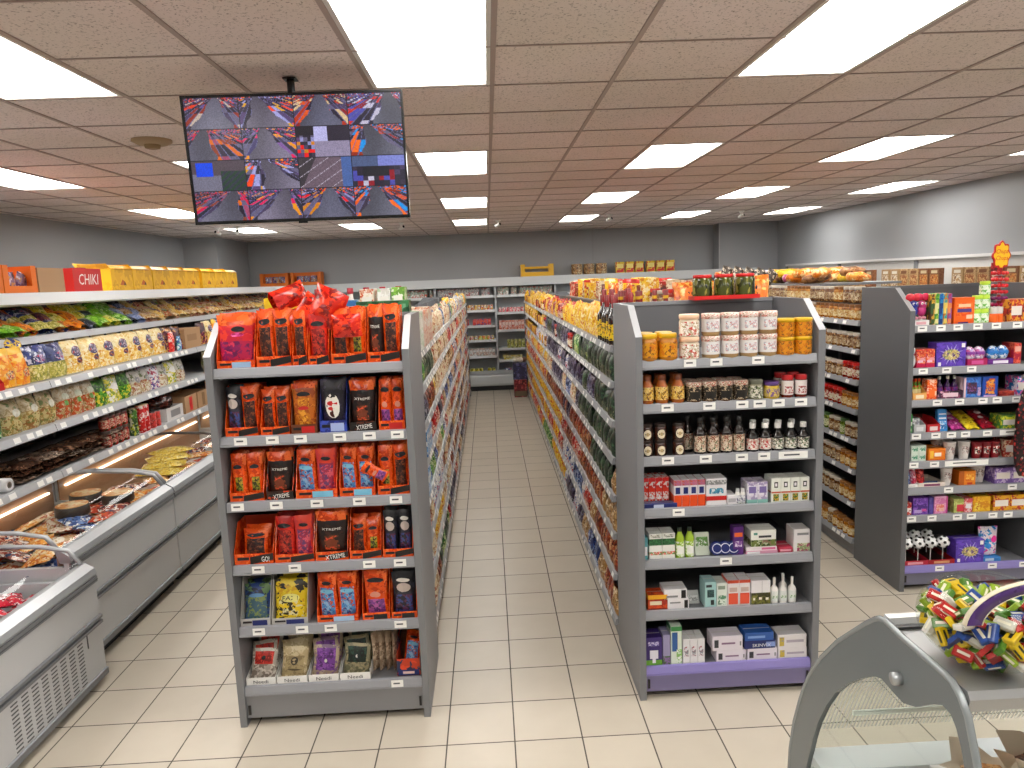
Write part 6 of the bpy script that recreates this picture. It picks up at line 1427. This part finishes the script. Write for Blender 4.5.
# right wall shelving seen above the sweets stand
e = empty('wall_shelving', (5.6, 5.4, 0)); tag(e, 'light grey wall shelving on the right wall with snack packets', 'shelving')
MB().box(.30, .345, 0, 8.6, 0, 2.33, M('C9C7C4', .5)).build('back_panel', e)
MB().box(.26, .30, 0, 8.6, 2.30, 2.335, M('D8D6D4', .4)).build('top_rail', e)
ZW = [1.93, 1.6, 1.3, 1.0, .7, .4]
for z in ZW:
    for i in range(4): MB().box(-.2, .298, 2.15*i+.004, 2.15*(i+1)-.004, z-.03, z-.006, SHELFM).box(-.215, -.201, 2.15*i+.004, 2.15*(i+1)-.004, z-.045, z, RAILM).build('shelf', e)
for i in range(5): MB().box(.26, .299, min(2.15*i, 8.56), min(2.15*i+.04, 8.6), 0, 2.29, PANEL).build('upright', e)
kn = [Kind('snack_packet', 'snack packet', carton(.2, .26, .06, PR(c, 40, .35), [(.12, .88, .15, .7, PR(w, 45, .3)), (.2, .8, .76, .9, M(l, .4))])) for c, w, l in [(['B8966A', 'A8845A'], ['E8DCC8', '8A5A34', 'C8A06A'], 'E8E0D0'), (['8A5A3A', '7A4A2C'], ['C87A3C', '8A3A1C', 'D8A868'], 'D8C8A0'), (['A8845A', 'C8A87A'], ['9A5A34', 'D8B07A'], '7A4A2C')]]
for i in range(30):
    y = 5.6+.215*i
    if i % 7 == 6: continue
    kn[(i//2) % 3].put(5.44, y, 1.925, 'brown nut packet, one of the row on the right wall top shelf', rz=-pi/2, group='nut packets on the right wall top shelf')
for zi, z in enumerate(ZW[1:]):
    y = 5.55; rr9 = random.Random(90+zi)
    while y < 13.7:
        k = rr9.choice(range(3)); w = .2
        for _ in range(rr9.choice([2, 3, 4])):
            if y < 13.7: kn[k].put(5.45, y, z-.0055, 'boxed packet on the %s shelf of the right wall shelving' % SHN[zi+1], rz=-pi/2, sc=(1, 1, .8), group='boxed packets on the %s shelf of the right wall shelving' % SHN[zi+1])
            y += .206
kred = Kind('snack_packet', 'snack packet', carton(.1, .3, .06, PR(['B81E24', 'D8403C', '5A1014'], 26), [(.2, .8, .2, .7, PR(['E8D8C0', 'C83A30'], 40))]))
for i in range(2): kred.put(5.40, 7.02+.5*i, 1.925, '%s tall red packet among the nut packets on the right wall' % ['nearer', 'farther'][i], rz=-pi/2)
# bread bags and packets heaped on top of the nut gondola
rr = random.Random(31)
lf = [('orange', ['E8821C', 'F0A03C', 'C8641A', 'F4D090']), ('yellow', ['F0C020', 'F4D850', 'E09A18']), ('tan', ['C89A5A', 'E0C088', 'A8743C']), ('pink and white', ['E8C0C8', 'F0E4E8', 'C85A8A']), ('brown', ['8A5A34', 'A87A4A', '5A3A20'])]
lk = [Kind('bread_bag', 'food bag', MB().blob((0, 0, .045), (.13, .055, .045), PR(c, 22, .3, (1, 1, 1), 3.), 12, 8, lambda d: 1+.1*sin(8*d.x)+.05*sin(11*d.y))) for _, c in lf]
e = empty('top_board', (3.23, 5.23, 1.99+.095)); tag(e, 'grey top board of the nut gondola under the bread bags', 'shelf'); MB().box(-.36, .36, .9, 8.2, 0, .02, SHELFM).build('board', e)
for i in range(44):
    y = 6.3+.13*(i//2); x = 3.0+.32*(i % 2)+rr.uniform(-.04, .04)
    k = rr.choice([0, 0, 1, 1, 2, 4, 3])
    lk[k].put(x, y, 2.106+(.0 if i % 3 else .05), '%s bag in the heap on top of the nut gondola' % lf[k][0], rz=rr.uniform(-.6, .9), ry=rr.uniform(-.15, .15), group='%s bags on top of the nut gondola' % lf[k][0])
# ------------------------------------------------------------------ deli counter in the right foreground
DX0, DX1 = .80, 2.6
e = empty('deli_counter', (DX0, 1.1, 0)); tag(e, 'curved glass deli counter with steel top in the right foreground', 'deli counter')
oy = 1.1
STE = M('B9BBBC', .3, .7)
prof_out = [(1.838, .80), (1.831, .896), (1.808, .994), (1.775, 1.08), (1.745, 1.145), (1.716, 1.194), (1.658, 1.272), (1.578, 1.358), (1.505, 1.422), (1.455, 1.466), (1.423, 1.491), (1.405, 1.502), (1.385, 1.507), (1.36, 1.506), (1.317, 1.503), (1.245, 1.503), (1.188, 1.503), (1.165, 1.500), (1.142, 1.487), (1.121, 1.461), (1.104, 1.421), (1.09, 1.387), (1.06, 1.25), (1.03, 1.08), (1.0, .80)]
prof_in = [(1.76, .80), (1.735, .88), (1.715, .95), (1.702, .985), (1.689, 1.027), (1.664, 1.09), (1.624, 1.161), (1.578, 1.226), (1.534, 1.273), (1.475, 1.322), (1.44, 1.348), (1.41, 1.367), (1.384, 1.377), (1.34, 1.373), (1.303, 1.372), (1.263, 1.389), (1.215, 1.426), (1.184, 1.443), (1.16, 1.441), (1.144, 1.425), (1.129, 1.399), (1.117, 1.366), (1.09, 1.25), (1.06, 1.08), (1.03, .80)]
BAND = TINT('6E7476', .86, .25)
b = MB(); n = len(prof_out)
P0 = [(0, y-oy, z) for y, z in prof_out]; P1 = [(0, y-oy, z) for y, z in prof_in]; t = .012
vs = P0+P1+[(t, y, z) for _, y, z in P0]+[(t, y, z) for _, y, z in P1]; fs = []
for i in range(n-1):
    fs += [(i, n+i, n+i+1, i+1), (2*n+i, 2*n+i+1, 3*n+i+1, 3*n+i), (i, i+1, 2*n+i+1, 2*n+i), (n+i, 3*n+i, 3*n+i+1, n+i+1)]
b.add(vs, fs, BAND); b.build('end_band', e)
b = MB(); pts = [(y-oy, z) for y, z in prof_out]
for i in range(n-1):
    a, c = pts[i], pts[i+1]
b.tube([(.004, y-oy, z) for y, z in prof_out], .007, M('8E9496', .2, .2), 8); b.build('edge_trim', e)
b = MB(); b.add([(.006, y-oy, z) for y, z in prof_in], [tuple(range(n))], GLASS('EEF2F0', .05, 'deli_glass')); b.build('end_glass', e)
# screw
MB().tube([(-.016, 1.318-oy, 1.417), (.0, 1.318-oy, 1.417)], [.013, .013], M('B8BCBE', .25, .5), 14).build('fixing_knob', e)
# steel top
b = MB().box(.013, DX1-DX0, 1.15-oy, 1.405-oy, 1.485, 1.498, STE)
b.prism([(1.15-oy, 1.498), (1.15-oy, 1.46), (1.135-oy, 1.46), (1.13-oy, 1.485), (1.138-oy, 1.498)], 'x', .013, DX1-DX0, STE)
b.prism([(1.385-oy, 1.4985), (1.405-oy, 1.4985), (1.405-oy, 1.512), (1.385-oy, 1.512)], 'x', .013, DX1-DX0, M('E4E6E6', .25, .2)); b.prism([(1.36-oy, 1.4985), (1.372-oy, 1.4985), (1.372-oy, 1.504), (1.36-oy, 1.504)], 'x', .013, DX1-DX0, M('3A3C3E', .4)); b.build('steel_top', e)
# curved front glass
g = MB(); cur = [(y, z) for y, z in prof_out[:7]]; vs = []; fs = []
for y, z in cur: vs += [(.013, y-oy, z), (DX1-DX0, y-oy, z)]
for i in range(len(cur)-1): fs.append((2*i, 2*i+1, 2*i+3, 2*i+2))
g.add(vs, fs, GLASS('F0F4F2', .06, 'deli_front_glass'), True); g.build('front_glass', e)
# ribbed shelf back and inner shelves
rb = MB(); RBM = TINT('DDE2DC', .42, .25)
vs = []; fs = []; N_ = 300
for i in range(N_+1):
    x = .02+(DX1-DX0-.04)*i/N_; o_ = .003*(1 if i % 2 else -1)
    vs += [(x, 1.54-oy, 1.085+o_), (x, 1.775-oy, 1.06+o_)]
for i in range(N_): fs.append((2*i, 2*i+2, 2*i+3, 2*i+1))
rb = MB(); RBM = TINT('E2E6E2', .55, .3)
for i in range(170):
    x = .02+(DX1-DX0-.04)*i/170
    cu = [(1.785, .985), (1.715, 1.135), (1.635, 1.25), (1.545, 1.345)]
    for (ya, za), (yb, zb_) in zip(cu, cu[1:]):
        rb.add([(x, ya-oy, za), (x+.0055, ya-oy, za), (x+.0055, yb-oy, zb_), (x, yb-oy, zb_)], [(0, 1, 2, 3)], RBM); rb.build('ribbed_screen', e)
MB().box(.014, DX1-DX0, 1.66-oy, 1.75-oy, .93, .955, M('D8DEE2', .3)).build('ledge', e)
MB().box(.014, DX1-DX0, 1.519-oy, 1.523-oy, 1.202, 1.214, M('DCE8E2', .2)).build('glass_shelf', e)
MB().box(.013, DX1-DX0, 1.06-oy, 1.83-oy, .78, .80, STE).box(.013, DX1-DX0, 1.80-oy, 1.84-oy, .80, .86, STE).build('deck', e)
MB().box(0, DX1-DX0, 1.08-oy, 1.78-oy, .1, .78, M('8E9092', .4)).build('cabinet', e); MB().box(.03, DX1-DX0, 1.12-oy, 1.72-oy, 0, .1, BLK).build('plinth', e)
# tray and food
e2 = empty('food_tray', (1.0, 1.36, .80)); tag(e2, 'black tray inside the deli counter at the bottom edge', 'tray')
MB().box(-.13, .2, -.16, .16, 0, .006, BLK).box(-.13, .2, .155, .16, .006, .05, BLK).box(-.13, .2, -.16, -.155, .006, .05, BLK).box(-.13, -.125, -.155, .155, .006, .05, BLK).box(.195, .2, -.155, .155, .006, .05, BLK).build('tray', e2)
def wrap(seed, m1, m2):
    rr = random.Random(seed); b = MB(); n = 18; vs = [(0, 0, .02)]; k = 3
    rings = [(.045, .045), (.075, .06), (.105, .10)]
    for j, (r_, z_) in enumerate(rings):
        for i in range(n):
            a = 2*pi*i/n; w = (1 if i % 2 else -1)*.006*j+rr.uniform(-.004, .004)*j
            vs.append(((r_+w)*cos(a), (r_+w)*sin(a), z_+rr.uniform(-.012, .012)*j))
    fs = [(0, 1+i, 1+(i+1) % n) for i in range(n)]
    for j in range(2): fs += [(1+j*n+i, 1+(j+1)*n+i, 1+(j+1)*n+(i+1) % n, 1+j*n+(i+1) % n) for i in range(n)]
    b.add(vs, fs, m1, True)
    f = MB().blob((0, 0, .055), (.07, .07, .035), m2, 16, 10, lambda d: 1+.12*sin(9*d.x+4*d.y)+.08*sin(13*d.y+7*d.z))
    return b, [('filling', f)]
PAP = M('DACDB8', .6); FOOD = PR(['3A1E14', '6A3A22', '2A140E', '8A5A34'], 50, .4); FOOD2 = PR(['B87A3C', '8A5428', 'D8A868'], 45, .4)
e3 = empty('cake_board', (1.30, 1.43, 1.045)); tag(e3, 'low white board under the pastries in the deli counter', 'board'); MB().box(-.29, .5, -.10, .10, .0, .01, W_).box(-.27, -.25, -.1, .1, -.245, 0, W_).box(.46, .48, -.1, .1, -.245, 0, W_).build('board', e3)
for i, (x, y, z, r_, m2) in enumerate([(1.06, 1.40, 1.056, .2, FOOD2), (1.20, 1.42, 1.056, 1.1, FOOD), (1.34, 1.40, 1.056, .5, FOOD), (1.48, 1.42, 1.056, 2., FOOD)]):
    K2('wrapped_pastry', 'pastry', wrap(i+3, PAP, m2)).put(x, y, z, 'paper-cupped pastry, %s from the left end of the deli counter' % ORD[i], rz=r_, sc=.82)
# ---- tub of wrapped sweets on the steel top
TX, TY, TR = .905, 1.225, .118
e = empty('sweet_tub', (TX, TY, 1.4995)); tag(e, 'round clear tub of wrapped sweets standing on the steel deli top', 'tub')
pf = []
for i in range(15):
    a = -pi/2+pi*.86*i/14
    pf.append((max(.035, TR*cos(a)), TR*.72+TR*.72*sin(a)))
pf = [(.001, .002)]+pf
b = MB(); b.lathe(pf, 36, GLASS('F6F8F4', .05, 'clear_plastic'), caps=False); b.build('bowl', e)
b = MB(); pts = []
b2 = MB()
# purple paper collar leaning over the mouth
K_ = 24; CR = M('D8CDB4', .4)
def arch(r1, r2, y, z0):
    vs = []
    for i in range(K_+1):
        a = pi-(pi*.98)*i/K_
        for r_ in (r1, r2): vs.append((-.012+r_*cos(a)+.02, y-.01*sin(a), z0+r_*sin(a)*.66))
    return vs
for (r1, r2, dy, mm) in ((.118, .090, 0, PR(['4A2E6A', '523478', '3A2454', '5E4684'], 16, .25)), (.1195, .118, -.001, CR), (.091, .0895, -.001, CR)):
    v1 = arch(r1, r2, -.100+dy, .128); v2 = arch(r1, r2, -.090+dy, .128); n_ = len(v1)
    fs = []
    for i in range(K_): fs += [(2*i, 2*i+1, 2*i+3, 2*i+2), (n_+2*i, n_+2*i+2, n_+2*i+3, n_+2*i+1), (2*i, 2*i+2, n_+2*i+2, n_+2*i), (2*i+1, n_+2*i+1, n_+2*i+3, 2*i+3)]
    b2.add(v1+v2, fs, mm, True)
b2.build('purple_collar', e)
rr = random.Random(8)
SW = [('yellow', 'DDB812'), ('red', 'B81A18'), ('blue', '1C4496'), ('green', '4A7C24'), ('lime', '8CA828'), ('white', 'D4D0C8')]
sk = []
for nm, c in SW:
    b = MB().bbox(-.019, .019, -.011, .011, 0, .011, M(c, .3), .002); m2 = M('1A1A1A', .4) if nm == 'yellow' else M('F0E8D8', .4)
    b.add([(-.012, -.003, .0113), (.012, -.003, .0113), (.012, .003, .0113), (-.012, .003, .0113)], [(0, 1, 2, 3)], m2).front(-.012, .012, .003, .008, -.0113, m2)
    sk.append(Kind('wrapped_sweet', 'sweet', b))
pos = []
tries = 0
while len(pos) < 270 and tries < 20000:
    tries += 1
    v = Vector((rr.uniform(-1, 1), rr.uniform(-1, 1), rr.uniform(-1, .4)))
    L = v.length
    if L > .87 or L < .42: continue
    p = v*TR; p.z = TR*.72+v.z*TR*.72
    if any((p-q).length < .0178 for q in pos): continue
    pos.append(p)
for i, p in enumerate(pos):
    k = rr.choices(range(6), [5, 4, 3, 3, 3, 2])[0]
    sk[k].put(TX+p.x, TY+p.y, 1.4995+p.z-.003, '%s wrapped sweet inside the round clear tub' % SW[k][0], rz=rr.uniform(0, 6.3), rx=rr.uniform(-1, 1), ry=rr.uniform(-1, 1), group='%s wrapped sweets in the clear tub' % SW[k][0], sc=.88)
# ------------------------------------------------------------------ camera, world, view
cam = bpy.data.cameras.new('camera'); co = bpy.data.objects.new('camera', cam); COL.objects.link(co); SC.camera = co
pt, ro, yw, fpx, ch = .14472, -.0397146, .0291873, 714.362, 2.2456
f = Vector((sin(yw)*cos(pt), cos(yw)*cos(pt), -sin(pt))); r0_ = Vector((cos(yw), -sin(yw), 0)); u0_ = r0_.cross(f)
rr_ = r0_*cos(ro)+u0_*sin(ro); uu_ = -r0_*sin(ro)+u0_*cos(ro)
co.matrix_world = Matrix(((rr_.x, uu_.x, -f.x, 0), (rr_.y, uu_.y, -f.y, 0), (rr_.z, uu_.z, -f.z, ch), (0, 0, 0, 1)))
cam.sensor_width = 36; cam.lens = 36*fpx/1024; cam.clip_start = .05; cam.clip_end = 60
w = bpy.data.worlds.new('world'); SC.world = w; w.use_nodes = True
w.node_tree.nodes['Background'].inputs[0].default_value = (1, .98, .95, 1); w.node_tree.nodes['Background'].inputs[1].default_value = .12
SC.view_settings.view_transform = 'Standard'; SC.view_settings.look = 'None'; SC.view_settings.gamma = 1; SC.view_settings.use_curve_mapping = False
SC.view_settings.exposure = .86
